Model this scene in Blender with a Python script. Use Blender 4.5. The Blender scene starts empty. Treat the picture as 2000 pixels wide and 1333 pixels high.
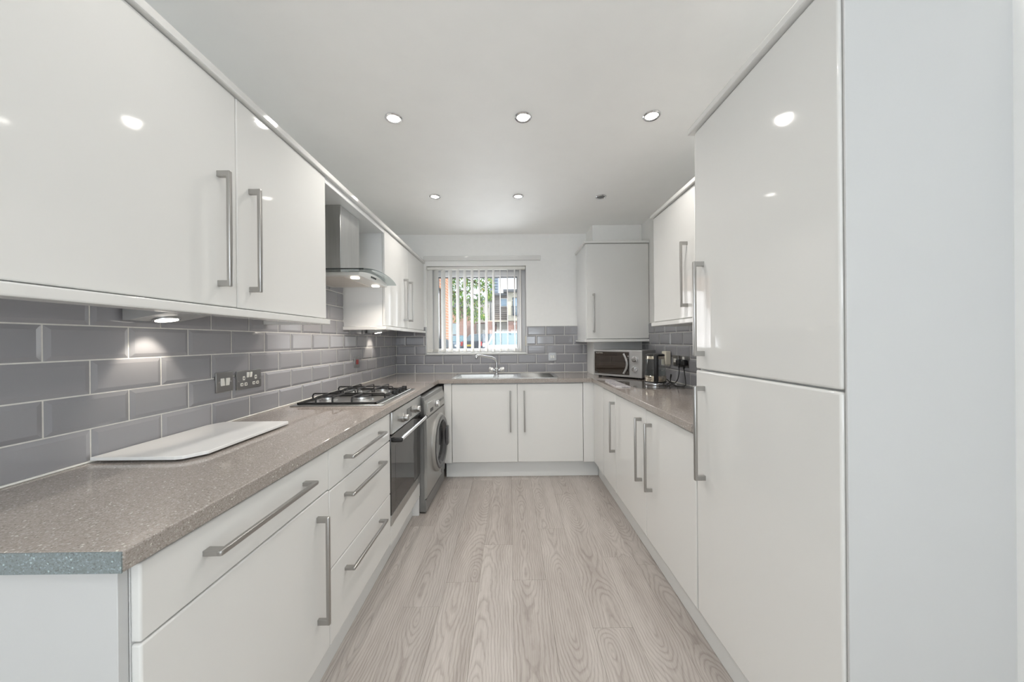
import bpy, bmesh, math, random
from mathutils import Vector, Matrix
random.seed(7)
PI = math.pi
scene = bpy.context.scene
COL = scene.collection

# ------------------------------------------------------------------ camera
cam_d = bpy.data.cameras.new('camera')
cam = bpy.data.objects.new('camera', cam_d)
COL.objects.link(cam)
scene.camera = cam
cam_d.sensor_width = 36.0
cam_d.lens = 660.04 / 2000 * 36.0
cam_d.clip_start = 0.02
cam_d.clip_end = 400
YAW, PITCH, ROLL = -0.0055, -0.0009, 0.0089
Rz = Matrix(((math.cos(YAW), math.sin(YAW), 0), (-math.sin(YAW), math.cos(YAW), 0), (0, 0, 1)))
Rx = Matrix(((1, 0, 0), (0, math.cos(PITCH), math.sin(PITCH)), (0, -math.sin(PITCH), math.cos(PITCH))))
Bc = Matrix(((1, 0, 0), (0, 0, -1), (0, 1, 0)))
Rr = Matrix(((math.cos(ROLL), math.sin(ROLL), 0), (-math.sin(ROLL), math.cos(ROLL), 0), (0, 0, 1)))
M = Rr @ Bc @ Rx @ Rz                       # world -> (right, down, forward)
right, down, fwd = M[0], M[1], M[2]
cam.matrix_world = Matrix(((right[0], -down[0], -fwd[0], 0), (right[1], -down[1], -fwd[1], 0),
                           (right[2], -down[2], -fwd[2], 1.2561), (0, 0, 0, 1)))

# ------------------------------------------------------------------ exposure, world, sun
scene.view_settings.view_transform = 'Standard'
scene.view_settings.look = 'None'
scene.view_settings.gamma = 1.0
scene.view_settings.use_curve_mapping = False
scene.view_settings.exposure = 0.2
scene.cycles.max_bounces = 16
scene.cycles.diffuse_bounces = 10
scene.cycles.transparent_max_bounces = 24

world = bpy.data.worlds.new('world')
scene.world = world
world.use_nodes = True
wb = world.node_tree.nodes['Background']
wb.inputs[0].default_value = (0.86, 0.93, 1.0, 1)
wb.inputs[1].default_value = 1.25

sun_d = bpy.data.lights.new('sun', 'SUN')
sun = bpy.data.objects.new('sun', sun_d)
COL.objects.link(sun)
sun_d.energy = 3.4
sun_d.color = (1.0, 0.95, 0.86)
sun_d.angle = math.radians(0.6)
sun.rotation_euler = Vector((-0.62, 0.42, -0.85)).to_track_quat('-Z', 'Y').to_euler()

SPOT_W, REAR_W, WIN_W = 16.0, 60.0, 10.0
# daylight at the kitchen window, and an added fill lamp behind the camera
def area(name, loc, direction, sx, sy, watts, color):
    d = bpy.data.lights.new(name, 'AREA')
    d.shape = 'RECTANGLE'
    d.size, d.size_y = sx, sy
    d.energy = watts
    d.color = color
    o = bpy.data.objects.new(name, d)
    o.location = loc
    o.rotation_euler = Vector(direction).to_track_quat('-Z', 'Y').to_euler()
    COL.objects.link(o)
    return o
area('rear_ceiling_fill', (0.0, -3.12, 1.35), (0, 1, 2.6), 1.9, 1.6, REAR_W, (0.86, 0.93, 1.0))  # unseen fill lamp, tilted up to brighten the ceiling
area('daylight_kitchen_window', (-0.36, 3.92, 1.5), (0.05, -1, 0.5), 0.9, 0.75, WIN_W, (0.92, 0.96, 1.0))
SPOT_C = (1.0, 0.95, 0.89)

# ------------------------------------------------------------------ mesh helpers
class MB:
    def __init__(self):
        self.bm = bmesh.new()
        self.merged = False
    def _merge(self, t, mat=None, keep=False):
        self.merged = True
        if not keep:
            for f in t.faces: f.smooth = True
        if mat is not None:
            bmesh.ops.transform(t, matrix=mat, verts=t.verts)
        me = bpy.data.meshes.new('tmp')
        t.to_mesh(me)
        t.free()
        self.bm.from_mesh(me)
        bpy.data.meshes.remove(me)
        return self
    def box(self, x0, x1, y0, y1, z0, z1, bev=0.0, seg=2, mat=None):
        t = bmesh.new()
        bmesh.ops.create_cube(t, size=1)
        for v in t.verts:
            v.co = Vector(((x0 + x1) / 2 + v.co.x * (x1 - x0), (y0 + y1) / 2 + v.co.y * (y1 - y0), (z0 + z1) / 2 + v.co.z * (z1 - z0)))
        if bev > 0:
            bmesh.ops.bevel(t, geom=t.edges[:], offset=bev, segments=seg, profile=0.5, affect='EDGES')
        t.normal_update()
        for f in t.faces:                   # the six plain sides stay flat, only the rounded edges are smooth
            f.smooth = max(abs(c) for c in f.normal) < 0.9999
        return self._merge(t, mat, True)
    def cyl(self, p0, p1, r0, r1=None, n=20, bev=0.0):
        r1 = r0 if r1 is None else r1
        p0, p1 = Vector(p0), Vector(p1)
        d = p1 - p0
        t = bmesh.new()
        bmesh.ops.create_cone(t, cap_ends=True, segments=n, radius1=r0, radius2=r1, depth=d.length)
        if bev > 0:
            es = [e for e in t.edges if abs(e.verts[0].co.z - e.verts[1].co.z) < 1e-6]
            bmesh.ops.bevel(t, geom=es, offset=bev, segments=2, profile=0.5, affect='EDGES')
        q = Vector((0, 0, 1)).rotation_difference(d.normalized()).to_matrix().to_4x4()
        return self._merge(t, Matrix.Translation((p0 + p1) / 2) @ q)
    def tube(self, pts, r, n=8, close=False):
        pts = [Vector(p) for p in pts]
        rs = r if isinstance(r, (list, tuple)) else [r] * len(pts)
        t = bmesh.new()
        rings = []
        up = None
        for i, p in enumerate(pts):
            a = pts[(i - 1) % len(pts)] if (close or i > 0) else p
            b = pts[(i + 1) % len(pts)] if (close or i < len(pts) - 1) else p
            d = (b - a).normalized()
            if up is None:
                up = d.orthogonal().normalized()
            else:
                up = (up - d * up.dot(d))
                up = up.normalized() if up.length > 1e-6 else d.orthogonal().normalized()
            s = d.cross(up)
            rings.append([t.verts.new(p + (up * math.cos(2 * PI * k / n) + s * math.sin(2 * PI * k / n)) * rs[i]) for k in range(n)])
        m = len(rings)
        for i in range(m if close else m - 1):
            A, B = rings[i], rings[(i + 1) % m]
            for k in range(n):
                t.faces.new((A[k], A[(k + 1) % n], B[(k + 1) % n], B[k]))
        if not close:
            t.faces.new(list(reversed(rings[0])))
            t.faces.new(rings[-1])
        return self._merge(t)
    def lathe(self, prof, n=32, mat=None, cap=True):
        t = bmesh.new()
        rings = [[t.verts.new((r * math.cos(2 * PI * k / n), r * math.sin(2 * PI * k / n), z)) for k in range(n)] for r, z in prof]
        for A, B in zip(rings, rings[1:]):
            for k in range(n):
                t.faces.new((A[k], A[(k + 1) % n], B[(k + 1) % n], B[k]))
        if cap:
            t.faces.new(list(reversed(rings[0])))
            t.faces.new(rings[-1])
        return self._merge(t, mat)
    def prism(self, pts, vec, bev=0.0):
        """closed polygon (3-D points) swept along vec"""
        t = bmesh.new()
        v = Vector(vec)
        a = [t.verts.new(Vector(p)) for p in pts]
        b = [t.verts.new(Vector(p) + v) for p in pts]
        t.faces.new(list(reversed(a)))
        t.faces.new(b)
        n = len(a)
        for i in range(n):
            t.faces.new((a[i], a[(i + 1) % n], b[(i + 1) % n], b[i]))
        bmesh.ops.recalc_face_normals(t, faces=t.faces)
        if bev > 0:
            old = set(tuple(round(c, 3) for c in f.normal) for f in t.faces)
            bmesh.ops.bevel(t, geom=t.edges[:], offset=bev, segments=2, profile=0.5, affect='EDGES')
            t.normal_update()
            for f in t.faces: f.smooth = tuple(round(c, 3) for c in f.normal) not in old
        return self._merge(t, None, bev > 0)
    def sphere(self, c, r, sc=(1, 1, 1), u=16, v=10):
        t = bmesh.new()
        bmesh.ops.create_uvsphere(t, u_segments=u, v_segments=v, radius=r)
        return self._merge(t, Matrix.Translation(c) @ Matrix.Diagonal((*sc, 1)))
    def poly(self, pts):
        self.bm.faces.new([self.bm.verts.new(Vector(p)) for p in pts])
        return self
    def mesh(self, name, mat, off=(0, 0, 0), smooth=35):
        me = bpy.data.meshes.new(name)
        if any(off):
            bmesh.ops.translate(self.bm, verts=self.bm.verts, vec=-Vector(off))
        bmesh.ops.recalc_face_normals(self.bm, faces=self.bm.faces)
        self.bm.to_mesh(me)
        self.bm.free()
        me.materials.append(mat)
        if not self.merged: me.shade_smooth()
        flags = [p.use_smooth for p in me.polygons]
        me.set_sharp_from_angle(angle=math.radians(smooth))
        me.polygons.foreach_set('use_smooth', flags)
        me.update()
        return me

WLOC = {}
def wl(o):
    return WLOC[o.name]
def tag(o, label=None, cat=None, group=None, kind=None):
    if label: o['label'] = label
    if cat: o['category'] = cat
    if group: o['group'] = group
    if kind: o['kind'] = kind
    return o
def thing(name, loc, label, cat, group=None, rz=0.0):
    o = bpy.data.objects.new(name, None)
    o.empty_display_size = 0.05
    COL.objects.link(o)
    o.location = loc
    o.rotation_euler = (0, 0, rz)
    WLOC[o.name] = Vector(loc)
    return tag(o, label, cat, group)
def O(name, mb, mat, parent=None, label=None, cat=None, group=None, kind=None, local=False, smooth=35):
    """mesh given in world coordinates (or, with local=True, in its parent's own axes)"""
    if local:
        off = Vector((0, 0, 0)); w = wl(parent)
    elif parent is not None:
        off = wl(parent); w = off
    else:
        vs = [v.co for v in mb.bm.verts]
        off = Vector(((min(v.x for v in vs) + max(v.x for v in vs)) / 2, (min(v.y for v in vs) + max(v.y for v in vs)) / 2, min(v.z for v in vs)))
        w = off
    o = bpy.data.objects.new(name, mb.mesh(name, mat, off, smooth))
    COL.objects.link(o)
    if parent is not None:
        o.parent = parent
    else:
        o.location = off
    WLOC[o.name] = Vector(w)
    return tag(o, label, cat, group, kind)
def put(name, data, parent, loc, rot=(0, 0, 0), label=None):
    """an object that shares mesh data, at a world position under an unrotated parent"""
    o = bpy.data.objects.new(name, data)
    COL.objects.link(o)
    o.parent = parent
    o.location = Vector(loc) - wl(parent)
    o.rotation_euler = rot
    WLOC[o.name] = Vector(loc)
    return tag(o, label)
def copy_tree(src, loc, label=None, rz=None):
    r = src.copy()
    COL.objects.link(r)
    r.location = loc
    if rz is not None: r.rotation_euler = (0, 0, rz)
    WLOC[r.name] = Vector(loc)
    if label: r['label'] = label
    def kids(a, b):
        for ch in list(a.children):
            c = ch.copy()
            COL.objects.link(c)
            c.parent = b
            WLOC[c.name] = Vector(loc)
            kids(ch, c)
    kids(src, r)
    return r
def spot(name, loc, watts, color, angle, blend, radius, parent=None, direction=(0, 0, -1)):
    d = bpy.data.lights.new(name, 'SPOT')
    d.energy = watts
    d.color = color
    d.spot_size = math.radians(angle)
    d.spot_blend = blend
    d.shadow_soft_size = radius
    o = bpy.data.objects.new(name, d)
    COL.objects.link(o)
    o.rotation_euler = Vector(direction).to_track_quat('-Z', 'Y').to_euler()
    o.location = loc
    if parent is not None:
        o.parent = parent
        o.location = Vector(loc) - wl(parent)
    return o

# ------------------------------------------------------------------ materials
def mat(name, color, rough=0.5, metal=0.0, **kw):
    m = bpy.data.materials.new(name)
    m.use_nodes = True
    b = m.node_tree.nodes['Principled BSDF']
    b.inputs['Base Color'].default_value = (*color, 1)
    b.inputs['Roughness'].default_value = rough
    b.inputs['Metallic'].default_value = metal
    for k, v in kw.items():
        b.inputs[k.replace('_', ' ')].default_value = v
    return m
class NT:
    def __init__(self, m):
        self.t = m.node_tree
        self.b = self.t.nodes['Principled BSDF']
    def n(self, typ, **kw):
        x = self.t.nodes.new(typ)
        for k, v in kw.items():
            if k.startswith('i_'):
                key = k[2:]
                key = int(key) if key.isdigit() else key.replace('_', ' ')
                x.inputs[key].default_value = v
            else:
                setattr(x, k, v)
        return x
    def l(self, a, b):
        self.t.links.new(a, b)
    def math(self, op, a, b=None, c=None):
        x = self.n('ShaderNodeMath', operation=op)
        for i, v in enumerate((a, b, c)):
            if v is None: continue
            if isinstance(v, (int, float)): x.inputs[i].default_value = v
            else: self.l(v, x.inputs[i])
        return x.outputs[0]
    def ramp(self, fac, stops):
        r = self.n('ShaderNodeValToRGB')
        cr = r.color_ramp
        while len(cr.elements) < len(stops): cr.elements.new(0.5)
        for e, (p, c) in zip(cr.elements, stops):
            e.position = p
            e.color = (*c, 1) if len(c) == 3 else c
        self.l(fac, r.inputs[0])
        return r.outputs[0]
    def bump(self, h, strength, dist):
        x = self.n('ShaderNodeBump', i_Strength=strength, i_Distance=dist)
        self.l(h, x.inputs['Height'])
        self.l(x.outputs[0], self.b.inputs['Normal'])
def noisy(m, scale, amount, c, axis=(1, 1, 1), bump=0.0):
    """slight colour mottling of a material in its own space"""
    t = NT(m)
    co = t.n('ShaderNodeTexCoord')
    mp = t.n('ShaderNodeMapping')
    mp.inputs['Scale'].default_value = axis
    t.l(co.outputs['Object'], mp.inputs[0])
    ns = t.n('ShaderNodeTexNoise', i_Scale=scale, i_Detail=4.0)
    t.l(mp.outputs[0], ns.inputs['Vector'])
    lo = tuple(x * (1 - amount) for x in c)
    hi = tuple(min(1, x * (1 + amount)) for x in c)
    t.l(t.ramp(ns.outputs[0], [(0.3, lo), (0.7, hi)]), t.b.inputs['Base Color'])
    if bump: t.bump(ns.outputs[0], bump, 0.001)
    return m

GLOSS = mat('white_gloss_door', (0.745, 0.745, 0.73), 0.06)
CARC = mat('white_melamine', (0.78, 0.785, 0.785), 0.32)
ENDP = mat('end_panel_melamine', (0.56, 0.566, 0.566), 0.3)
PLINTH = mat('white_plinth', (0.76, 0.77, 0.765), 0.25)
WALL = noisy(mat('wall_paint', (0.8, 0.8, 0.79), 0.6), 30, 0.01, (0.88, 0.88, 0.868))
CEIL = noisy(mat('ceiling_paint', (0.84, 0.84, 0.83), 0.55), 6, 0.012, (0.94, 0.94, 0.925))
GROUT = noisy(mat('grout', (0.78, 0.77, 0.74), 0.8), 60, 0.06, (0.74, 0.73, 0.70))
TILE = mat('grey_glazed_tile', (0.25, 0.25, 0.26), 0.08)
def tile_nodes():
    t = NT(TILE)
    oi = t.n('ShaderNodeObjectInfo')
    r = t.ramp(oi.outputs['Random'], [(0.0, (0.285, 0.285, 0.305)), (1.0, (0.325, 0.324, 0.342))])
    t.l(r, t.b.inputs['Base Color'])
    co = t.n('ShaderNodeTexCoord')
    mp = t.n('ShaderNodeMapping'); mp.inputs['Scale'].default_value = (4, 4, 22)
    t.l(co.outputs['Object'], mp.inputs[0])
    ns = t.n('ShaderNodeTexNoise', i_Scale=1.0, i_Detail=1.0)
    t.l(mp.outputs[0], ns.inputs['Vector'])
    t.bump(ns.outputs[0], 0.10, 0.004)
tile_nodes()
STEEL = noisy(mat('brushed_steel', (0.55, 0.55, 0.54), 0.3, 1.0), 90, 0.06, (0.55, 0.55, 0.54), (1, 1, 0.05))
HSTEEL = mat('handle_steel', (0.44, 0.43, 0.415), 0.34, 1.0)
CHROME = mat('chrome', (0.75, 0.75, 0.76), 0.07, 1.0)
PLATE = mat('satin_plate', (0.36, 0.355, 0.35), 0.28, 1.0)
BLACK = mat('black_plastic', (0.012, 0.012, 0.013), 0.35)
IRON = mat('cast_iron', (0.012, 0.012, 0.012), 0.45)
BGLASS = mat('oven_glass', (0.05, 0.047, 0.044), 0.05)
WPLAS = mat('white_plastic', (0.80, 0.79, 0.75), 0.35)
CREAM = mat('cream_plastic', (0.74, 0.70, 0.60), 0.4)
SILVER = mat('silver_paint', (0.42, 0.415, 0.40), 0.32, 0.55)
SILVERD = mat('dark_silver_paint', (0.25, 0.25, 0.246), 0.35, 0.4)
RING = mat('door_ring', (0.13, 0.13, 0.135), 0.18, 0.6)
PVC = mat('window_upvc', (0.66, 0.66, 0.67), 0.3)
VANE = mat('vane_fabric', (0.88, 0.875, 0.86), 0.75)
def vane_nodes():
    t = NT(VANE)
    tr = t.n('ShaderNodeBsdfTranslucent'); tr.inputs[0].default_value = (0.88, 0.87, 0.85, 1)
    mx = t.n('ShaderNodeMixShader', i_0=0.15)
    t.l(t.b.outputs[0], mx.inputs[1]); t.l(tr.outputs[0], mx.inputs[2])
    t.l(mx.outputs[0], t.t.nodes['Material Output'].inputs[0])
vane_nodes()
BOARDW = mat('white_glass_board', (0.85, 0.85, 0.84), 0.06)
REDL = mat('red_neon', (0.30, 0.02, 0.02), 0.3)
WARMST = mat('kettle_steel', (0.66, 0.60, 0.50), 0.16, 1.0)
def glass(name, color=(1, 1, 1), ior=1.45, rough=0.0):
    return mat(name, color, rough, 0.0, Transmission_Weight=1.0, IOR=ior)
def thin_glass(name, tint):
    m = bpy.data.materials.new(name)
    m.use_nodes = True
    t = m.node_tree
    t.nodes.remove(t.nodes['Principled BSDF'])
    out = t.nodes['Material Output']
    a = t.nodes.new('ShaderNodeBsdfTransparent'); a.inputs[0].default_value = (*tint, 1)
    g = t.nodes.new('ShaderNodeBsdfGlossy'); g.inputs['Roughness'].default_value = 0.02
    lw = t.nodes.new('ShaderNodeLayerWeight'); lw.inputs[0].default_value = 0.5
    pw_ = t.nodes.new('ShaderNodeMath'); pw_.operation = 'POWER'; pw_.inputs[1].default_value = 4.5
    f = t.nodes.new('ShaderNodeMath'); f.operation = 'MULTIPLY_ADD'; f.inputs[1].default_value = 0.85; f.inputs[2].default_value = 0.04
    t.links.new(lw.outputs['Facing'], pw_.inputs[0]); t.links.new(pw_.outputs[0], f.inputs[0])
    mx = t.nodes.new('ShaderNodeMixShader')
    t.links.new(f.outputs[0], mx.inputs[0]); t.links.new(a.outputs[0], mx.inputs[1]); t.links.new(g.outputs[0], mx.inputs[2])
    t.links.new(mx.outputs[0], out.inputs[0])
    return m
PANE = thin_glass('window_glass', (0.97, 0.98, 0.98))
KGLASS = thin_glass('kettle_glass', (0.95, 0.96, 0.96))
SGLASS = thin_glass('saver_glass', (0.975, 0.98, 0.98))
HGLASS = thin_glass('hood_glass', (0.72, 0.76, 0.76))
def emit(name, color, s):
    m = mat(name, color, 0.4)
    b = m.node_tree.nodes['Principled BSDF']
    b.inputs['Emission Color'].default_value = (*color, 1)
    b.inputs['Emission Strength'].default_value = s
    return m
LAMP = emit('lit_lamp', (1.0, 0.96, 0.9), 14.0)
LAMPS = emit('lit_small_lamp', (1.0, 0.93, 0.83), 7.0)

def worktop_mat(name, tint=None):
    m = mat(name, (0.4, 0.37, 0.34), 0.055)
    t = NT(m)
    g = t.n('ShaderNodeNewGeometry')
    v1 = t.n('ShaderNodeTexVoronoi', i_Scale=420.0)
    v2 = t.n('ShaderNodeTexVoronoi', i_Scale=170.0)
    n1 = t.n('ShaderNodeTexNoise', i_Scale=260.0, i_Detail=3.0)
    for x in (v1, v2, n1): t.l(g.outputs['Position'], x.inputs['Vector'])
    s1 = t.n('ShaderNodeSeparateColor'); t.l(v1.outputs['Color'], s1.inputs[0])
    base = t.ramp(s1.outputs[0], [(0.0, (0.23, 0.20, 0.178)), (0.12, (0.30, 0.265, 0.24)), (0.5, (0.345, 0.309, 0.283)), (0.9, (0.385, 0.348, 0.32)), (0.98, (0.50, 0.47, 0.44))])
    s2 = t.n('ShaderNodeSeparateColor'); t.l(v2.outputs['Color'], s2.inputs[0])
    d2 = t.math('LESS_THAN', v2.outputs['Distance'], 0.32)
    pick = t.math('MULTIPLY', t.math('GREATER_THAN', s2.outputs[1], 0.955), d2)
    mx = t.n('ShaderNodeMix', data_type='RGBA')
    t.l(pick, mx.inputs[0]); t.l(base, mx.inputs[6]); mx.inputs[7].default_value = (0.68, 0.65, 0.60, 1)
    out = mx.outputs[2]
    if tint:
        tn = t.n('ShaderNodeMix', data_type='RGBA', blend_type='MULTIPLY', i_0=1.0)
        t.l(out, tn.inputs[6]); tn.inputs[7].default_value = (*tint, 1)
        out = tn.outputs[2]
    t.l(out, t.b.inputs['Base Color'])
    return m
WORK = worktop_mat('speckled_worktop')
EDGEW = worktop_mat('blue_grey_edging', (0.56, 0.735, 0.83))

def plank_mat():
    m = mat('grey_oak_laminate', (0.4, 0.37, 0.34), 0.42)
    t = NT(m)
    co = t.n('ShaderNodeTexCoord')
    oi = t.n('ShaderNodeObjectInfo')
    sep = t.n('ShaderNodeSeparateXYZ'); t.l(co.outputs['Object'], sep.inputs[0])
    rnd = t.math('MULTIPLY', oi.outputs['Random'], 91.0)
    # slow wander along the plank
    cw = t.n('ShaderNodeCombineXYZ')
    t.l(rnd, cw.inputs[0]); t.l(t.math('MULTIPLY', sep.outputs[1], 0.95), cw.inputs[1]); t.l(rnd, cw.inputs[2])
    nw = t.n('ShaderNodeTexNoise', i_Scale=1.0, i_Detail=2.0); t.l(cw.outputs[0], nw.inputs['Vector'])
    # fine waviness
    cf = t.n('ShaderNodeCombineXYZ')
    t.l(t.math('ADD', t.math('MULTIPLY', sep.outputs[0], 22.0), rnd), cf.inputs[0]); t.l(t.math('MULTIPLY', sep.outputs[1], 9.0), cf.inputs[1])
    nf = t.n('ShaderNodeTexNoise', i_Scale=1.0, i_Detail=3.0); t.l(cf.outputs[0], nf.inputs['Vector'])
    depth = t.math('MULTIPLY', t.math('SUBTRACT', nw.outputs[0], 0.5), 0.5)
    off = t.math('MULTIPLY', t.math('SUBTRACT', oi.outputs['Random'], 0.5), 0.12)
    x = t.math('ADD', sep.outputs[0], off)
    r = t.math('SQRT', t.math('ADD', t.math('MULTIPLY', x, x), t.math('MULTIPLY', depth, depth)))
    r = t.math('ADD', r, t.math('MULTIPLY', nf.outputs[0], 0.018))
    ring = t.math('FRACT', t.math('MULTIPLY', r, 88.0))
    rc = t.ramp(ring, [(0.0, (0.25, 0.25, 0.25)), (0.4, (0.85, 0.85, 0.85)), (0.86, (0.72, 0.72, 0.72)), (1.0, (0.2, 0.2, 0.2))])
    # pores
    cp = t.n('ShaderNodeCombineXYZ')
    t.l(t.math('ADD', t.math('MULTIPLY', sep.outputs[0], 420.0), rnd), cp.inputs[0]); t.l(t.math('MULTIPLY', sep.outputs[1], 11.0), cp.inputs[1]); t.l(rnd, cp.inputs[2])
    npo = t.n('ShaderNodeTexNoise', i_Scale=1.0, i_Detail=2.0); t.l(cp.outputs[0], npo.inputs['Vector'])
    cb = t.n('ShaderNodeCombineXYZ')
    t.l(t.math('ADD', t.math('MULTIPLY', sep.outputs[0], 11.0), rnd), cb.inputs[0]); t.l(t.math('MULTIPLY', sep.outputs[1], 1.6), cb.inputs[1])
    nb = t.n('ShaderNodeTexNoise', i_Scale=1.0, i_Detail=2.0); t.l(cb.outputs[0], nb.inputs['Vector'])
    f = t.math('ADD', t.math('MULTIPLY', rc, 0.27), t.math('ADD', t.math('MULTIPLY', npo.outputs[0], 0.39), t.math('MULTIPLY', nb.outputs[0], 0.38)))
    f = t.math('ADD', f, t.math('MULTIPLY', t.math('SUBTRACT', oi.outputs['Random'], 0.5), 0.08))
    c = t.ramp(f, [(0.36, (0.275, 0.243, 0.222)), (0.52, (0.375, 0.339, 0.313)), (0.64, (0.45, 0.415, 0.388)), (0.78, (0.525, 0.49, 0.46))])
    t.l(c, t.b.inputs['Base Color'])
    t.bump(f, 0.08, 0.001)
    return m
PLANK = plank_mat()
GAP = mat('joint_dark', (0.24, 0.22, 0.205), 0.7)

# ------------------------------------------------------------------ room dimensions
XL, XR, YB, ZC, YR = -1.245, 1.335, 3.677, 2.4145, -3.2
XS = 1.14                                   # the hall wall beside the tall cabinet
WT = 0.91                                   # worktop top
WX0, WX1, WZ0, WZ1 = -0.907, 0.178, 1.108, 2.075

# floor
fb = MB().box(XL - 0.3, XR + 0.3, YR - 0.3, YB + 0.3, -0.12, -0.007)
floor = O('floor', fb, GAP, kind='structure')
PW, PL = 0.1738, 1.28
pm = {}
def plank_mesh(l):
    k = round(l, 3)
    if k not in pm:
        pm[k] = MB().box(-PW / 2 + 0.0002, PW / 2 - 0.0002, -l / 2 + 0.0002, l / 2 - 0.0002, -0.007, 0.0, 0.0007, 1).mesh('plank', PLANK)
    return pm[k]
ends = {-2: 1.76, -1: 2.08, 0: 1.77, 1: 2.25, 2: 1.47, -3: 1.60, 3: 1.95, -4: 2.3}
for c in range(-8, 9):
    x = 0.003 + c * PW + PW / 2
    if x - PW / 2 > XR or x + PW / 2 < XL: continue
    e = ends.get(c, 1.4 + (c * 0.37) % 1.0)
    y = e - 5 * PL
    while y < YB:
        a, b = max(y, YR), min(y + PL, YB)
        if b - a > 0.02:
            put('plank', plank_mesh(b - a), floor, (x, (a + b) / 2, 0), (0, 0, PI if random.random() < .5 else 0))
        y += PL

# ceiling and walls
O('ceiling', MB().box(XL - 0.3, XR + 0.3, YR - 0.3, YB + 0.3, ZC, ZC + 0.25), CEIL, kind='structure')
wall_left = O('wall_left', MB().box(XL - 0.25, XL, YR - 0.3, YB + 0.3, -0.12, ZC), WALL, kind='structure')
wall_right = O('wall_right', MB().box(XR, XR + 0.25, 0.76, YB + 0.3, -0.12, ZC), WALL, kind='structure')
O('wall_hall', MB().box(XS, XR + 0.25, YR - 0.3, 0.757, -0.12, ZC), WALL, kind='structure')
bw = MB().box(XL, WX0, YB, YB + 0.3, -0.12, ZC).box(WX1, XR, YB, YB + 0.3, -0.12, ZC)
bw.box(WX0, WX1, YB, YB + 0.3, -0.12, WZ0).box(WX0, WX1, YB, YB + 0.3, WZ1, ZC)
wall_back = O('wall_back', bw, WALL, kind='structure')
O('wall_corner', MB().box(0.838, XR, 3.40, YB, WT - 0.03, ZC, 0.002, 1), WALL, kind='structure')
# rear wall with its window opening, behind the camera
rw = MB().box(XL, -1.0, YR - 0.3, YR, -0.12, ZC).box(1.0, XS, YR - 0.3, YR, -0.12, ZC)
rw.box(-1.0, 1.0, YR - 0.3, YR, -0.12, 0.5).box(-1.0, 1.0, YR - 0.3, YR, 2.2, ZC)
O('wall_rear', rw, WALL, kind='structure')
win2 = thing('window_2', (0, YR - 0.2, 0.5), None, None); win2['kind'] = 'structure'
f2 = MB().box(-1.0, -0.93, YR - 0.24, YR - 0.17, 0.5, 2.2, 0.006).box(0.93, 1.0, YR - 0.24, YR - 0.17, 0.5, 2.2, 0.006)
f2.box(-0.93, 0.93, YR - 0.24, YR - 0.17, 0.5, 0.57, 0.006).box(-0.93, 0.93, YR - 0.24, YR - 0.17, 2.13, 2.2, 0.006).box(-0.035, 0.035, YR - 0.24, YR - 0.17, 0.57, 2.13, 0.006)
O('frame', f2, PVC, win2)
O('pane', MB().box(-0.93, 0.93, YR - 0.21, YR - 0.205, 0.57, 2.13), PANE, win2)

# ------------------------------------------------------------------ tiles
G = 0.002                                   # half a joint
tm = {}
def tile_mesh(w, h, cuts):
    k = (round(w, 4), round(h, 4), cuts)
    if k in tm: return tm[k]
    mb = MB(); bm = mb.bm
    i = 0.0125
    l, r, b, t = [0.0 if c else i for c in cuts]
    def ring(x0, x1, z0, z1, y): return [bm.verts.new(p) for p in ((x0, y, z0), (x1, y, z0), (x1, y, z1), (x0, y, z1))]
    W2, H2 = w / 2, h / 2
    A = ring(-W2, W2, -H2, H2, 0.0)
    B = ring(-W2, W2, -H2, H2, -0.0035)
    C = ring(-W2 + l, W2 - r, -H2 + b, H2 - t, -0.0078)
    for P, Q in ((A, B), (B, C)):
        for n in range(4): bm.faces.new((P[n], P[(n + 1) % 4], Q[(n + 1) % 4], Q[n]))
    bm.faces.new(C)
    tm[k] = mb.mesh('tile', TILE, smooth=10)
    return tm[k]
def tile_run(parent, place, rot, u0, u1, z0, z1, first, pitch=0.2025):
    """tiles along u from u0 to u1 with a joint at `first`"""
    k = math.floor((u0 - first) / pitch)
    u = first + k * pitch
    while u < u1 - 1e-6:
        a, b = max(u, u0), min(u + pitch, u1)
        if b - a > 0.012:
            cl, cr = a > u + 1e-4, b < u + pitch - 1e-4
            d = tile_mesh(b - a - 2 * G, z1 - z0 - 2 * G, (cl, cr, False, False))
            put('tile', d, parent, place((a + b) / 2, (z0 + z1) / 2), rot)
        u += pitch
ROW = [0.906 + 0.1013 * i for i in range(9)]
GY = YB - 0.003
grl = O('grout', MB().box(XL, XL + 0.0058, 0.6, YB, 0.88, 1.414).box(XL, XL + 0.0058, 1.72, 2.51, 1.414, 1.72), GROUT, wall_left)
# left wall: local x -> world y needs the tile face (-y) to point to +x : rotate +90 deg
for r in range(5):
    tile_run(wall_left, lambda u, z: (XL + 0.003, u, z), (0, 0, PI / 2), 0.60, YB - 0.009, ROW[r], ROW[r + 1], 0.9012 if r % 2 else 1.0025)
for r in (5, 6, 7):
    tile_run(wall_left, lambda u, z: (XL + 0.003, u, z), (0, 0, PI / 2), 1.725, 2.512, ROW[r], ROW[r + 1], 0.9012 if r % 2 else 1.0025)
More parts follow.
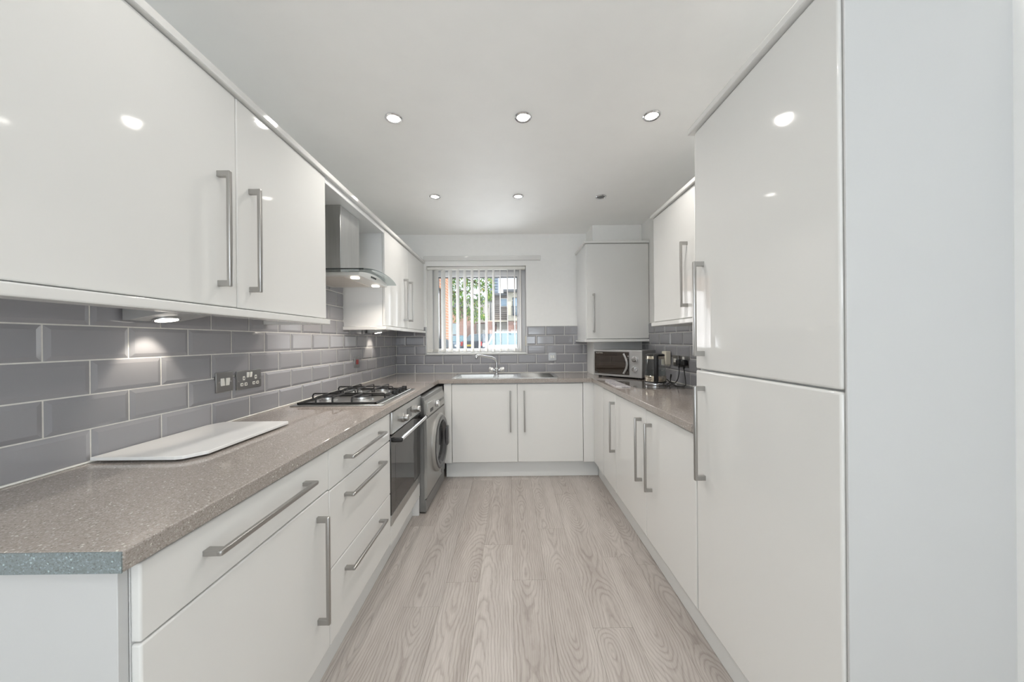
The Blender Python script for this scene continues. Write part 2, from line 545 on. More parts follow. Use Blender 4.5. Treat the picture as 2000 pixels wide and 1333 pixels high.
# back wall
O('grout', MB().box(XL, 0.838, YB - 0.0058, YB, 0.88, WZ0).box(XL, WX0, YB - 0.0058, YB, WZ0, 1.414).box(WX1, 0.838, YB - 0.0058, YB, WZ0, 1.414), GROUT, wall_back)
for r in range(5):
    first = 0.283 if r % 2 else 0.185
    pl = lambda u, z: (u, YB - 0.003, z)
    if r < 2:
        tile_run(wall_back, pl, (0, 0, 0), XL + 0.009, 0.836, ROW[r], ROW[r + 1], first)
    else:
        tile_run(wall_back, pl, (0, 0, 0), XL + 0.009, WX0 - 0.008, ROW[r], ROW[r + 1], first)
        tile_run(wall_back, pl, (0, 0, 0), WX1 + 0.006, 0.836, ROW[r], ROW[r + 1], first)
# right wall
O('grout', MB().box(XR - 0.0058, XR, 1.385, 3.40, 0.88, 1.414), GROUT, wall_right)
for r in range(5):
    tile_run(wall_right, lambda u, z: (XR - 0.003, u, z), (0, 0, -PI / 2), 1.385, 3.398, ROW[r], ROW[r + 1], 2.79 if r % 2 else 2.891)
# tile edge trims at the window and sealant lines
O('trim_1', MB().box(WX0 - 0.007, WX0 + 0.002, YB - 0.014, YB, WZ0, 1.414, 0.001, 1), STEEL, kind='structure')
O('trim_2', MB().box(WX1 - 0.002, WX1 + 0.006, YB - 0.014, YB, WZ0, 1.414, 0.001, 1), PVC, kind='structure')
seal = MB().box(XL + 0.003, XL + 0.017, 0.60, YB, WT, WT + 0.005, 0.002, 1).box(XL, 0.838, YB - 0.016, YB - 0.003, WT, WT + 0.005, 0.002, 1)
O('trim_3', seal.box(XR - 0.016, XR - 0.003, 1.39, 3.4, WT, WT + 0.005, 0.002, 1), WPLAS, kind='structure')
O('trim_4', MB().box(-0.929, 0.337, YB - 0.022, YB, 2.128, 2.178, 0.004), GLOSS, kind='structure')

# ------------------------------------------------------------------ window and blind
win = thing('window_1', ((WX0 + WX1) / 2, 3.80, WZ0), None, None); win['kind'] = 'structure'
gx0, gx1, gz0, gz1 = -0.802, 0.084, 1.174, 1.973
y0, y1 = 3.785, 3.855
fr = MB().box(WX0, WX0 + 0.055, y0, y1, WZ0, WZ1, 0.004).box(WX1 - 0.045, WX1, y0, y1, WZ0, WZ1, 0.004)
fr.box(WX0 + 0.05, WX1 - 0.04, y0, y1, WZ0, WZ0 + 0.032, 0.004).box(WX0 + 0.05, WX1 - 0.04, y0, y1, WZ1 - 0.045, WZ1, 0.004)
O('frame', fr, PVC, win)
sx0, sx1, sz0, sz1 = WX0 + 0.053, WX1 - 0.043, WZ0 + 0.03, WZ1 - 0.043
sa = MB().box(sx0, gx0, y0 - 0.012, y1 - 0.01, sz0, sz1, 0.008).box(gx1, sx1, y0 - 0.012, y1 - 0.01, sz0, sz1, 0.008)
sa.box(gx0 - 0.01, gx1 + 0.01, y0 - 0.012, y1 - 0.01, sz0, gz0, 0.008).box(gx0 - 0.01, gx1 + 0.01, y0 - 0.012, y1 - 0.01, gz1, sz1, 0.008)
O('sash', sa, PVC, win)
O('gasket', MB().box(gx0 - 0.002, gx0 + 0.005, y0 - 0.002, y1 - 0.02, gz0, gz1).box(gx1 - 0.005, gx1 + 0.002, y0 - 0.002, y1 - 0.02, gz0, gz1).box(gx0, gx1, y0 - 0.002, y1 - 0.02, gz1 - 0.005, gz1 + 0.002), BLACK, win)
O('pane', MB().box(gx0, gx1, 3.82, 3.826, gz0, gz1), PANE, win)
O('sill', MB().box(WX0 + 0.003, WX1 - 0.003, YB - 0.02, y0, WZ0, WZ0 + 0.022, 0.006), GLOSS, win)

blind = thing('vertical_blind', (-0.365, 3.725, 1.138), 'white fabric vertical blind with turned vanes hanging in the kitchen window', 'blind')
O('headrail', MB().box(WX0 + 0.004, WX1 - 0.004, 3.705, 3.745, 2.04, 2.072, 0.004), WPLAS, blind)
def vane_mesh():
    mb = MB(); bm = mb.bm
    w = 0.089
    cols = []
    for k in range(7):
        u = -w / 2 + w * k / 6
        bow = 0.006 * (1 - (2 * u / w) ** 2)
        cols.append([bm.verts.new((u, bow + s, z)) for s in (-0.0005, 0.0005) for z in (0.0, 0.90)])
    for a, b in zip(cols, cols[1:]):
        bm.faces.new((a[0], b[0], b[1], a[1])); bm.faces.new((a[2], a[3], b[3], b[2]))
        bm.faces.new((a[1], b[1], b[3], a[3])); bm.faces.new((a[0], a[2], b[2], b[0]))
    bm.faces.new((cols[0][0], cols[0][1], cols[0][3], cols[0][2])); bm.faces.new((cols[-1][0], cols[-1][2], cols[-1][3], cols[-1][1]))
    return mb.mesh('vane', VANE)
VM = vane_mesh()
wm_ = MB().box(-0.0445, 0.0445, -0.002, 0.009, 0.0, 0.03, 0.001, 1).mesh('weight', WPLAS)
cl_ = MB().cyl((0, 0, 0), (0, 0, 0.014), 0.004, n=8).mesh('clip', WPLAS)
vx = [-0.884, -0.81, -0.732, -0.654, -0.574, -0.494, -0.414, -0.336, -0.258, -0.180, -0.103, -0.023, 0.055, 0.117]
vw = [0.066, 0.050, 0.047, 0.043, 0.035, 0.033, 0.031, 0.020, 0.027, 0.023, 0.007, 0.005, 0.010, 0.012]
for x, w in zip(vx, vw):
    s = math.asin(min(1, w / 0.089))
    ang = math.atan2(x, 3.725) - s           # angle of the vane from +y toward +x
    rz = PI / 2 - ang
    v = put('vane', VM, blind, (x, 3.725, 1.138), (0, 0, rz))
    put('weight', wm_, v, (x, 3.725, 1.138)); 
    put('clip', cl_, v, (x, 3.725, 2.034))
for sy in (-0.038, 0.036):
    ch = MB()
    pts = []
    for a, b in zip(vx, vx[1:]):
        pts += [(a + (b - a) * q / 6, 3.725 + sy, 1.158 - 0.022 * (1 - (2 * q / 6 - 1) ** 2)) for q in range(6)]
    ch.tube(pts + [(vx[-1], 3.725 + sy, 1.158)], 0.0011, 5)
    O('chain', ch, WPLAS, blind)
O('cord_cleat', MB().box(WX1 - 0.012, WX1 - 0.0005, 3.69, 3.70, 1.20, 1.31, 0.002, 1), CREAM, label='small cream cord cleat on the window reveal', cat='cleat')

# ------------------------------------------------------------------ cabinets
def handle_mesh(L=0.37):
    mb = MB()
    mb.box(0.029, 0.042, -0.0065, 0.0065, -L / 2, L / 2, 0.004, 2)
    for s in (-1, 1):
        z0 = s * (L / 2 - 0.0105)
        mb.box(-0.001, 0.033, -0.006, 0.006, z0 - 0.0095, z0 + 0.0095, 0.0012, 1)
    return mb.mesh('handle', HSTEEL)
HM = handle_mesh()
ROT = {('+x', 'z'): (0, 0, 0), ('+x', 'y'): (PI / 2, 0, 0), ('-x', 'z'): (0, 0, PI), ('-y', 'z'): (0, 0, -PI / 2)}
def handle(parent, at, out, axis='z'):
    return put('handle', HM, parent, at, ROT[(out, axis)])

DX, DT = -0.664, 0.019                        # left base door face, door thickness
UX = -0.927                                   # left wall-unit door face
RX = 0.755                                    # right base door face
SY = 3.062                                    # sink door face
Z0, Z1 = 0.15, 0.864                          # base doors
CZ = 0.874                                    # worktop underside
def door_x(parent, name, face, sgn, ya, yb, za, zb, bev=0.004):
    """door whose face is at x=face, looking along sgn x"""
    a, b = (face - DT, face) if sgn > 0 else (face, face + DT)
    return O(name, MB().box(a, b, ya + 0.0013, yb - 0.0013, za, zb, bev, 3), GLOSS, parent)
def carcass_x(parent, xa, xb, ya, yb, za, zb):
    return O('body', MB().box(xa, xb, ya, yb, za, zb, 0.001, 1), CARC, parent)

# --- left base run
c1 = thing('base_cabinet', ((XL + DX) / 2, 0.92, 0.148), 'white gloss base cabinet, one drawer over a door, at the open worktop end', 'cabinet')
carcass_x(c1, XL + 0.002, DX - DT - 0.001, 0.607, 1.230, 0.148, CZ)
d = door_x(c1, 'drawer', DX, 1, 0.605, 1.2325, 0.722, Z1); handle(d, (DX, 0.912, 0.804), '+x', 'y')
d = door_x(c1, 'door', DX, 1, 0.605, 1.2325, Z0, 0.718); handle(d, (DX, 1.158, 0.475), '+x')
c2 = thing('drawer_unit', ((XL + DX) / 2, 1.545, 0.148), 'white gloss base unit of three stacked drawers next to the oven', 'cabinet')
carcass_x(c2, XL + 0.002, DX - DT - 0.001, 1.2335, 1.857, 0.148, CZ)
for za, zb, hz in ((0.716, Z1, 0.80), (0.424, 0.712, 0.650), (Z0, 0.420, 0.356)):
    d = door_x(c2, 'drawer', DX, 1, 1.2325, 1.858, za, zb); handle(d, (DX, 1.526, hz), '+x', 'y')
c3 = thing('oven_housing', ((XL + DX) / 2, 2.16, 0.0), 'white oven housing with plain filler panel and end leg around the built-in oven', 'cabinet')
O('end_panel', MB().box(XL + 0.002, DX - 0.004, 2.434, 2.4525, 0.0, CZ, 0.001, 1), CARC, c3)
O('filler_panel', MB().box(DX - DT, DX, 1.860, 2.452, 0.136, 0.238, 0.003), GLOSS, c3)
O('shelf', MB().box(XL + 0.01, DX - DT - 0.002, 1.8585, 2.433, 0.222, 0.238), CARC, c3)
O('plinth', MB().box(-0.733, -0.715, 0.606, 2.433, 0.0, 0.149, 0.001, 1), PLINTH, label='long white plinth board under the drawers and oven', cat='plinth')
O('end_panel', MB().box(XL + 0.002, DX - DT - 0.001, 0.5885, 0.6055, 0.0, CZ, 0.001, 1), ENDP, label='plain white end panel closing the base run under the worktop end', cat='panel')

# --- left wall units
def wall_unit(name, ya, ysm, yb, label, hy):
    c = thing(name, ((XL + UX) / 2, (ya + yb) / 2, 1.373), label, 'cabinet')
    carcass_x(c, XL + 0.0005, UX - DT - 0.001, ya + 0.001, yb - 0.001, 1.373, 2.095)
    for a, b, h in ((ya, ysm, hy[0]), (ysm, yb, hy[1])):
        d = door_x(c, 'door', UX, 1, a, b, 1.3765, 2.092); handle(d, (UX, h, 1.6215), '+x')
    return c
wall_unit('wall_cabinet', 0.605, 1.1555, 1.714, 'large white gloss double wall cabinet nearest the camera, above the chopping board', (1.083, 1.214))
wall_unit('wall_cabinet', 2.515, 3.072, 3.645, 'white gloss double wall cabinet between cooker hood and window', (2.965, 3.108))
O('wall_infill', MB().box(XL + 0.001, UX - 0.012, 3.6465, 3.666, 1.374, 2.094), CARC, label='thin white filler strip between far wall cabinet and window wall', cat='filler')
def pelmet(ya, yb, label, ends):
    mb = MB()
    mb.box(UX - 0.055, UX + 0.013, ya, yb, 1.346, 1.3725, 0.004)
    for y in ends: mb.box(XL + 0.01, UX - 0.05, y, y + 0.03, 1.346, 1.3725, 0.004)
    O('pelmet', mb, GLOSS, label=label, cat='pelmet')
pelmet(0.60, 1.727, 'white light pelmet under the large double wall cabinet', (1.697,))
pelmet(2.50, 3.66, 'white light pelmet under the wall cabinet by the window', (2.50,))
O('cornice', MB().box(UX - 0.06, UX + 0.016, 0.595, 3.66, 2.0955, 2.123, 0.005), GLOSS, label='long white cornice running along the top of the hood-side wall cabinets', cat='cornice')
O('bridging_panel', MB().box(XL + 0.012, UX - 0.002, 1.7155, 2.5135, 2.064, 2.0945, 0.001, 1), CARC, label='white bridging panel spanning the gap above the cooker hood', cat='panel')

# --- back run
c4 = thing('sink_cabinet', (0.06, 3.36, 0.148), 'white gloss double-door base cabinet under the sink', 'cabinet')
O('body', MB().box(-0.532, 0.652, SY + DT + 0.001, 3.10, 0.148, CZ).box(-0.532, -0.514, 3.10, YB - 0.01, 0.148, CZ).box(0.634, 0.652, 3.10, YB - 0.01, 0.148, CZ).box(-0.514, 0.634, 3.10, YB - 0.01, 0.148, 0.166), CARC, c4)
for a, b, h in ((-0.5345, 0.061, -0.003), (0.061, 0.656, 0.124)):
    d = O('door', MB().box(a + 0.0015, b - 0.0015, SY, SY + DT, Z0 + 0.006, Z1, 0.004, 3), GLOSS, c4)
    handle(d, (h, SY, 0.62), '-y')
O('base_infill', MB().box(-0.604, -0.5365, SY + 0.001, SY + DT, 0.15, CZ - 0.002, 0.001, 1), GLOSS, label='narrow white filler panel between washing machine and sink cabinet', cat='panel')
O('corner_post', MB().box(0.658, 0.773, SY + 0.001, SY + DT, 0.15, CZ - 0.002, 0.001, 1).box(RX, RX + DT, 2.757, SY + 0.0005, 0.15, CZ - 0.002, 0.001, 1), GLOSS, label='white corner post where the sink run meets the kettle-side run', cat='panel')
O('plinth', MB().box(-0.60, 0.806, 3.130, 3.148, 0.0, 0.149, 0.001, 1), PLINTH, label='white plinth board below the sink cabinet', cat='plinth')

# --- right base run
rb = [(1.376, 1.888, 1.812, 'white gloss base cabinet beside the tall cabinet, hinged on that side'),
      (1.888, 2.432, 1.952, 'white gloss base cabinet in the middle of the kettle-side run'),
      (2.432, 2.755, 2.455, 'narrow white gloss base cabinet nearest the corner under the microwave')]
for ya, yb, h, lab in rb:
    c = thing('base_cabinet', ((RX + XR) / 2, (ya + yb) / 2, 0.148), lab, 'cabinet')
    carcass_x(c, RX + DT + 0.001, XR - 0.002, ya + 0.0005, yb - 0.0005, 0.148, CZ)
    d = door_x(c, 'door', RX, -1, ya, yb, Z0, Z1); handle(d, (RX, h, 0.62), '-x')
O('plinth', MB().box(0.8065, 0.824, 0.764, 3.129, 0.0, 0.149, 0.001, 1), PLINTH, label='long white plinth board under the tall cabinet and kettle-side cabinets', cat='plinth')

# --- tall cabinet
c5 = thing('tall_cabinet', (1.04, 1.07, 0.148), 'tall white gloss cabinet with two doors at the end of the kettle-side run', 'cabinet')
carcass_x(c5, RX + DT + 0.001, XR - 0.002, 0.7635, 1.372, 0.148, 2.095)
for za, zb, hz in ((Z0, 1.1315, 0.889), (1.1365, 2.092, 1.374)):
    d = door_x(c5, 'door', RX, -1, 0.7645, 1.3735, za, zb, 0.007); handle(d, (RX, 1.313, hz), '-x')
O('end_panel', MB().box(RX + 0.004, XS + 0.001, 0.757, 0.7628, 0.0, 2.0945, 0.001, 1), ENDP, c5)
O('cornice', MB().box(RX - 0.016, RX + 0.07, 0.752, 1.395, 2.0955, 2.120, 0.005).box(RX + 0.06, 1.15, 1.35, 1.395, 2.0955, 2.120, 0.005), GLOSS, label='white cornice strip on top of the tall cabinet', cat='cornice')

# --- right wall unit
FX = 1.0
c6 = thing('wall_cabinet', ((FX + XR) / 2, 1.86, 1.373), 'white gloss wall cabinet above the kettle, half hidden behind the tall cabinet', 'cabinet')
carcass_x(c6, FX + DT + 0.001, XR - 0.0005, 1.376, 2.338, 1.373, 2.095)
d = door_x(c6, 'door', FX, -1, 1.815, 2.340, 1.3765, 2.092); handle(d, (FX, 1.896, 1.6215), '-x')
d = door_x(c6, 'door', FX, -1, 1.376, 1.815, 1.3765, 2.092)
O('pelmet', MB().box(FX - 0.013, FX + 0.05, 1.376, 2.358, 1.346, 1.3725, 0.004).box(FX + 0.045, XR - 0.01, 2.328, 2.358, 1.346, 1.3725, 0.004), GLOSS, label='white light pelmet under the wall cabinet above the kettle', cat='pelmet')
O('cornice', MB().box(FX - 0.015, FX + 0.06, 1.397, 2.358, 2.0955, 2.120, 0.005).box(FX + 0.055, XR - 0.002, 2.315, 2.358, 2.0955, 2.120, 0.005), GLOSS, label='white cornice strip on the wall cabinet above the kettle', cat='cornice')

# --- corner boiler cupboard
BX0, BX1, BY = 0.731, 1.331, 3.222
c7 = thing('boiler_cupboard', (1.03, 3.45, 1.262), 'white single-door corner wall cupboard above the microwave, taller than the rest', 'cabinet')
O('body', MB().box(BX0, BX1, BY + DT + 0.001, 3.398, 1.262, 2.178, 0.001, 1).box(BX0, 0.836, 3.397, YB - 0.0125, 1.262, 2.178), CARC, c7)
d = O('door', MB().box(BX0 + 0.001, BX1 - 0.001, BY, BY + DT, 1.268, 2.175, 0.004, 3), GLOSS, c7)
handle(d, (0.797, BY, 1.512), '-y')
O('cornice', MB().box(BX0 - 0.018, BX1 + 0.002, BY - 0.016, BY + 0.06, 2.1785, 2.202, 0.005).box(BX0 - 0.018, BX0 + 0.05, BY + 0.05, YB - 0.002, 2.1785, 2.202, 0.005), GLOSS, label='white cornice strip around the top of the corner cupboard', cat='cornice')
O('pelmet', MB().box(BX0 - 0.02, BX1 + 0.001, BY - 0.014, BY + 0.05, 1.236, 1.2615, 0.004).box(BX0 - 0.02, BX0 + 0.04, BY + 0.04, YB - 0.011, 1.236, 1.2615, 0.004), GLOSS, label='white light pelmet around the bottom of the corner cupboard', cat='pelmet')

# ------------------------------------------------------------------ worktop
wt = thing('worktop', (0, 2.2, CZ), 'beige grey speckled worktop running round three sides of the kitchen', 'worktop')
O('slab', MB().box(XL + 0.003, -0.649, 0.567, YB - 0.003, CZ, WT, 0.003, 2), WORK, wt)
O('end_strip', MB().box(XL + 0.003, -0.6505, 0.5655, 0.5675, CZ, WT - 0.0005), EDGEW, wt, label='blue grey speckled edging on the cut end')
sk = (-0.515, 0.425, 3.13, 3.53)              # cut-out for the sink
wb_ = MB().box(-0.649, sk[0], 3.046, YB - 0.003, CZ, WT, 0.0015, 1).box(sk[1], 0.737, 3.046, YB - 0.003, CZ, WT, 0.0015, 1)
wb_.box(sk[0], sk[1], 3.046, sk[2], CZ, WT, 0.0015, 1).box(sk[0], sk[1], sk[3], YB - 0.003, CZ, WT, 0.0015, 1)
O('slab', wb_, WORK, wt)
O('slab', MB().box(0.737, XR - 0.003, 1.376, 3.398, CZ, WT, 0.003, 2).box(0.737, 0.836, 3.39, YB - 0.003, CZ, WT, 0.0015, 1), WORK, wt)

# ------------------------------------------------------------------ oven
ov = thing('built_in_oven', (DX - 0.25, 2.16, 0.24), 'built-in stainless steel oven with dark glass door under the hob', 'oven')
O('cavity', MB().box(XL + 0.05, DX - 0.024, 1.864, 2.431, 0.24, 0.868), SILVERD, ov)
O('control_panel', MB().box(DX - 0.02, DX + 0.012, 1.8605, 2.455, 0.745, 0.868, 0.004, 2), STEEL, ov)
kn = MB().cyl((0, 0, 0), (0.012, 0, 0), 0.027, n=24).cyl((0.010, 0, 0), (0.034, 0, 0), 0.0215, 0.019, n=24, bev=0.002)
kn.box(0.031, 0.037, -0.004, 0.004, -0.018, 0.018, 0.001, 1)
KM = kn.mesh('knob', HSTEEL)
for y in (2.045, 2.31):
    put('knob', KM, ov, (DX + 0.012, y, 0.797))
dsp = O('display', MB().box(DX + 0.011, DX + 0.014, 2.125, 2.225, 0.768, 0.832, 0.001, 1), mat('display_glass', (0.09, 0.09, 0.085), 0.1), ov)
dr = O('door', MB().box(DX - 0.022, DX + 0.004, 1.8605, 2.455, 0.298, 0.736, 0.003, 2), BGLASS, ov)
O('lower_trim', MB().box(DX - 0.022, DX + 0.004, 1.8605, 2.455, 0.2405, 0.2965, 0.003, 2), STEEL, ov)
O('inner_window', MB().box(DX + 0.0035, DX + 0.0045, 1.93, 2.385, 0.345, 0.665), mat('tinted_window', (0.032, 0.03, 0.029), 0.04), dr)
O('handle', MB().cyl((DX + 0.052, 1.885, 0.712), (DX + 0.052, 2.43, 0.712), 0.0115, n=20), CHROME, dr)
for ya in (1.866, 2.429): O('handle_bracket', MB().box(DX + 0.002, DX + 0.064, ya, ya + 0.02, 0.699, 0.725, 0.009, 3), BLACK, dr)

# ------------------------------------------------------------------ hob
hob = thing('gas_hob', (-0.94, 2.135, WT), 'stainless steel gas hob with four burners set on the worktop', 'hob')
O('plate', MB().box(-1.19, -0.688, 1.822, 2.447, WT, WT + 0.007, 0.003, 2).box(-1.165, -0.712, 1.848, 2.42, WT + 0.006, WT + 0.009, 0.0015, 1), STEEL, hob)
for bx, by, br in ((-1.055, 1.965, 0.036), (-0.865, 1.975, 0.05), (-1.06, 2.29, 0.042), (-0.865, 2.29, 0.036)):
    b_ = O('burner', MB().lathe([(br + 0.012, 0), (br + 0.009, 0.008), (br, 0.010), (br - 0.002, 0.022)], 28, Matrix.Translation((bx, by, WT + 0.009))), STEEL, hob)
    O('burner_cap', MB().lathe([(br + 0.002, 0.022), (br + 0.002, 0.027), (br - 0.006, 0.030)], 28, Matrix.Translation((bx, by, WT + 0.009))), mat('burner_cap_enamel', (0.03, 0.03, 0.032), 0.25), b_)
def grid(ya, yb, xb):
    g = MB()
    zt, zb = 0.957, WT + 0.014
    def arch(a, b):
        a, b = Vector(a), Vector(b)
        d = (b - a).normalized() * 0.014
        lo = Vector((0, 0, zb)); hi = Vector((0, 0, zt))
        m = (zt - 0.012)
        P = [a + lo, a + Vector((0, 0, m)), a + d * 0.35 + Vector((0, 0, zt - 0.003)), a + d + hi, b - d + hi, b - d * 0.35 + Vector((0, 0, zt - 0.003)), b + Vector((0, 0, m)), b + lo]
        g.tube(P, 0.0046, 8)
    ym = (ya + yb) / 2
    arch((-1.155, ym, 0), (xb, ym, 0))
    for x in (-1.06, -0.97, -0.865):
        arch((x, ya + 0.006, 0), (x, yb - 0.006, 0))
    g.box(-1.16, xb + 0.005, ya, ya + 0.009, zb - 0.005, zb + 0.005, 0.002, 1).box(-1.16, xb + 0.005, yb - 0.009, yb, zb - 0.005, zb + 0.005, 0.002, 1)
    g.box(-1.16, -1.151, ya, yb, zb - 0.005, zb + 0.005, 0.002, 1).box(xb - 0.004, xb + 0.005, ya, yb, zb - 0.005, zb + 0.005, 0.002, 1)
    return g
for ya, yb, xb in ((1.838, 2.122, -0.735), (2.140, 2.412, -0.79)):
    O('pan_support', grid(ya, yb, xb), IRON, hob)
HK = MB().cyl((0, 0, 0), (0, 0, 0.006), 0.021, n=20).cyl((0, 0, 0.005), (0, 0, 0.028), 0.0175, 0.0165, n=20, bev=0.002).mesh('knob', BLACK)
for y in (2.165, 2.232, 2.299, 2.366):
    put('knob', HK, hob, (-0.742, y, WT + 0.0085))

# ------------------------------------------------------------------ cooker hood
hd = thing('cooker_hood', (-1.05, 2.13, 1.63), 'stainless steel cooker hood with curved glass canopy over the hob', 'cooker hood')
O('chimney', MB().box(XL + 0.012, -0.99, 1.99, 2.237, 1.66, 2.0635, 0.002, 1), STEEL, hd)
HY0, HY1 = 1.915, 2.345
n = 16
pts = [(-0.85, HY0, 1.634)] + [(-0.85, HY1, 1.634)]
for k in range(n + 1):
    y = HY1 + (HY0 - HY1) * k / n
    pts.append((-0.85, y, 1.652 + 0.024 * (1 - (2 * k / n - 1) ** 2)))
O('tray', MB().prism(pts, (XL + 0.012 + 0.85, 0, 0)), mat('hood_steel', (0.74, 0.72, 0.69), 0.36, 0.6), hd)
gl = MB(); bm = gl.bm
rows = []
for k in range(21):
    q = k / 20
    y = 1.85 + 0.56 * q
    z = 1.655 + 0.028 * (1 - (2 * q - 1) ** 2)
    xf = -0.795 - 0.012 * (2 * q - 1) ** 4
    rows.append([bm.verts.new((XL + 0.012, y, z)), bm.verts.new((xf, y, z)), bm.verts.new((xf, y, z + 0.006)), bm.verts.new((XL + 0.012, y, z + 0.006))])
for a, b in zip(rows, rows[1:]):
    for i in range(4): bm.faces.new((a[i], a[(i + 1) % 4], b[(i + 1) % 4], b[i]))
bm.faces.new(rows[0]); bm.faces.new(list(reversed(rows[-1])))
O('glass_canopy', gl, HGLASS, hd)
O('canopy_edge', MB().tube([(-1.22, 1.85, 1.658), (-1.0, 1.85, 1.658), (-0.797, 1.85, 1.658)], 0.0032, 6), mat('glass_edge', (0.02, 0.025, 0.025), 0.1), hd)
O('filter', MB().box(-1.19, -0.955, 1.96, 2.30, 1.6315, 1.6345, 0.001, 1), mat('filter_mesh', (0.66, 0.62, 0.57), 0.45, 0.5), hd)
for y in (1.985, 2.285):
    l_ = O('lamp', MB().cyl((-0.905, y, 1.6335), (-0.905, y, 1.629), 0.024, n=20), LAMPS, hd)
for k, y in enumerate((2.085, 2.105, 2.125, 2.145)):
    O('button', MB().cyl((-0.851, y, 1.655), (-0.846, y, 1.655), 0.006, n=12), BLACK, hd)
for y in (1.985, 2.285):
    spot('hood_lamp_light', (-0.905, y, 1.622), 6.5, (1, 0.89, 0.78), 150, 0.8, 0.02, hd)

# ------------------------------------------------------------------ washing machine
wm = thing('washing_machine', (-0.90, 2.762, 0.0), 'silver front-loading washing machine under the worktop beside the oven', 'washing machine', rz=-0.03)
W2, FXm = 0.292, 0.293                         # half width, front plane in local x
O('body', MB().box(-0.30, FXm - 0.012, -W2, W2, 0.012, 0.852, 0.004, 2), SILVERD, wm, local=True)
front = MB()
prof = [(FXm - 0.02, 0.10), (FXm, 0.115), (FXm + 0.006, 0.40), (FXm + 0.002, 0.685), (FXm - 0.02, 0.695)]
front.prism([(x, -W2, z) for x, z in prof], (0, 2 * W2, 0))
O('front_panel', front, SILVER, wm, local=True)
ctl = MB().prism([(x, -W2, z) for x, z in [(FXm - 0.03, 0.699), (FXm + 0.002, 0.699), (FXm - 0.001, 0.79), (FXm - 0.018, 0.838), (FXm - 0.06, 0.85), (FXm - 0.06, 0.70)]], (0, 2 * W2, 0))
O('control_panel', ctl, SILVER, wm, local=True)
drw = O('detergent_drawer', MB().box(FXm - 0.004, FXm + 0.006, -W2 + 0.025, -0.075, 0.715, 0.80, 0.003, 2), SILVER, wm, local=True)
O('drawer_pull', MB().box(FXm + 0.004, FXm + 0.0075, -0.20, -0.115, 0.722, 0.748, 0.003, 2), BLACK, drw, local=True)
O('dial', MB().cyl((FXm - 0.002, -0.02, 0.755), (FXm + 0.028, -0.02, 0.757), 0.027, 0.024, n=24, bev=0.002), CHROME, wm, local=True)
for k in range(5):
    O('button', MB().cyl((FXm - 0.004, 0.06 + 0.045 * k, 0.758), (FXm + 0.007, 0.06 + 0.045 * k, 0.759), 0.010, n=14), SILVERD, wm, local=True)
DY, DZ = 0.045, 0.43
T = Matrix.Translation((FXm + 0.004, DY, DZ)) @ Matrix.Rotation(PI / 2, 4, 'Y')
dd = O('door', MB().lathe([(0.232, -0.006), (0.232, 0.012), (0.222, 0.026), (0.205, 0.032), (0.178, 0.030), (0.168, 0.016), (0.168, -0.006)], 48, T, cap=False), SILVER, wm, local=True)
O('ring', MB().lathe([(0.212, 0.0315), (0.205, 0.036), (0.176, 0.034), (0.160, 0.012), (0.150, -0.004)], 48, T, cap=False), RING, dd, local=True)
O('porthole', MB().lathe([(0.165, 0.006), (0.15, 0.0), (0.12, -0.012), (0.06, -0.02), (0.01, -0.022)], 40, T), mat('porthole_glass', (0.05, 0.05, 0.052), 0.05, 0.3), dd, local=True)
O('door_pull', MB().box(FXm + 0.02, FXm + 0.05, DY + 0.155, DY + 0.215, DZ - 0.085, DZ + 0.085, 0.012, 3), RING, dd, local=True)
O('kick_panel', MB().box(-0.20, FXm - 0.006, -W2 + 0.002, W2 - 0.002, 0.012, 0.098, 0.004, 2), SILVERD, wm, local=True)
O('filter_hatch', MB().box(FXm - 0.004, FXm + 0.006, 0.155, 0.27, 0.125, 0.225, 0.003, 2), SILVERD, wm, local=True)
for sy in (-1, 1):
    for x in (-0.25, 0.23):
        O('foot', MB().cyl((x, sy * 0.25, 0.0), (x, sy * 0.25, 0.014), 0.02, n=14), BLACK, wm, local=True)

# ------------------------------------------------------------------ sink and tap
sink = thing('kitchen_sink', (-0.05, 3.33, WT), 'stainless steel one and a half bowl inset sink with drainer below the window', 'sink')
SX0, SX1, SY0, SY1 = -0.54, 0.447, 3.105, 3.545
zt = WT + 0.004
b1, b2 = (-0.50, -0.165, 3.155, 3.44), (-0.12, 0.035, 3.175, 3.42)
rim = MB()
rim.box(SX0, b1[0], SY0, SY1, WT, zt, 0.0015, 1).box(b1[1], b2[0], SY0, SY1, WT, zt, 0.0015, 1).box(b2[1], 0.07, SY0, SY1, WT, zt, 0.0015, 1)
rim.box(b1[0], b1[1], SY0, b1[2], WT, zt, 0.0015, 1).box(b1[0], b1[1], b1[3], SY1, WT, zt, 0.0015, 1)
rim.box(b2[0], b2[1], SY0, b2[2], WT, zt, 0.0015, 1).box(b2[0], b2[1], b2[3], SY1, WT, zt, 0.0015, 1)
O('rim', rim, STEEL, sink)
def bowl(b, depth):
    mb = MB(); t = mb.bm
    x0, x1, ya, yb = b
    i = 0.025
    top = [(x0, ya, zt), (x1, ya, zt), (x1, yb, zt), (x0, yb, zt)]
    bot = [(x0 + i, ya + i, WT - depth), (x1 - i, ya + i, WT - depth), (x1 - i, yb - i, WT - depth), (x0 + i, yb - i, WT - depth)]
    A = [t.verts.new(p) for p in top]; B = [t.verts.new(p) for p in bot]
    for k in range(4): t.faces.new((A[k], A[(k + 1) % 4], B[(k + 1) % 4], B[k]))
    t.faces.new(B)
    return mb
for b, dp in ((b1, 0.15), (b2, 0.10)):
    o = O('bowl', bowl(b, dp), STEEL, sink)
    O('waste', MB().cyl(((b[0] + b[1]) / 2, (b[2] + b[3]) / 2, WT - dp), ((b[0] + b[1]) / 2, (b[2] + b[3]) / 2, WT - dp + 0.003), 0.035, n=20), CHROME, o)
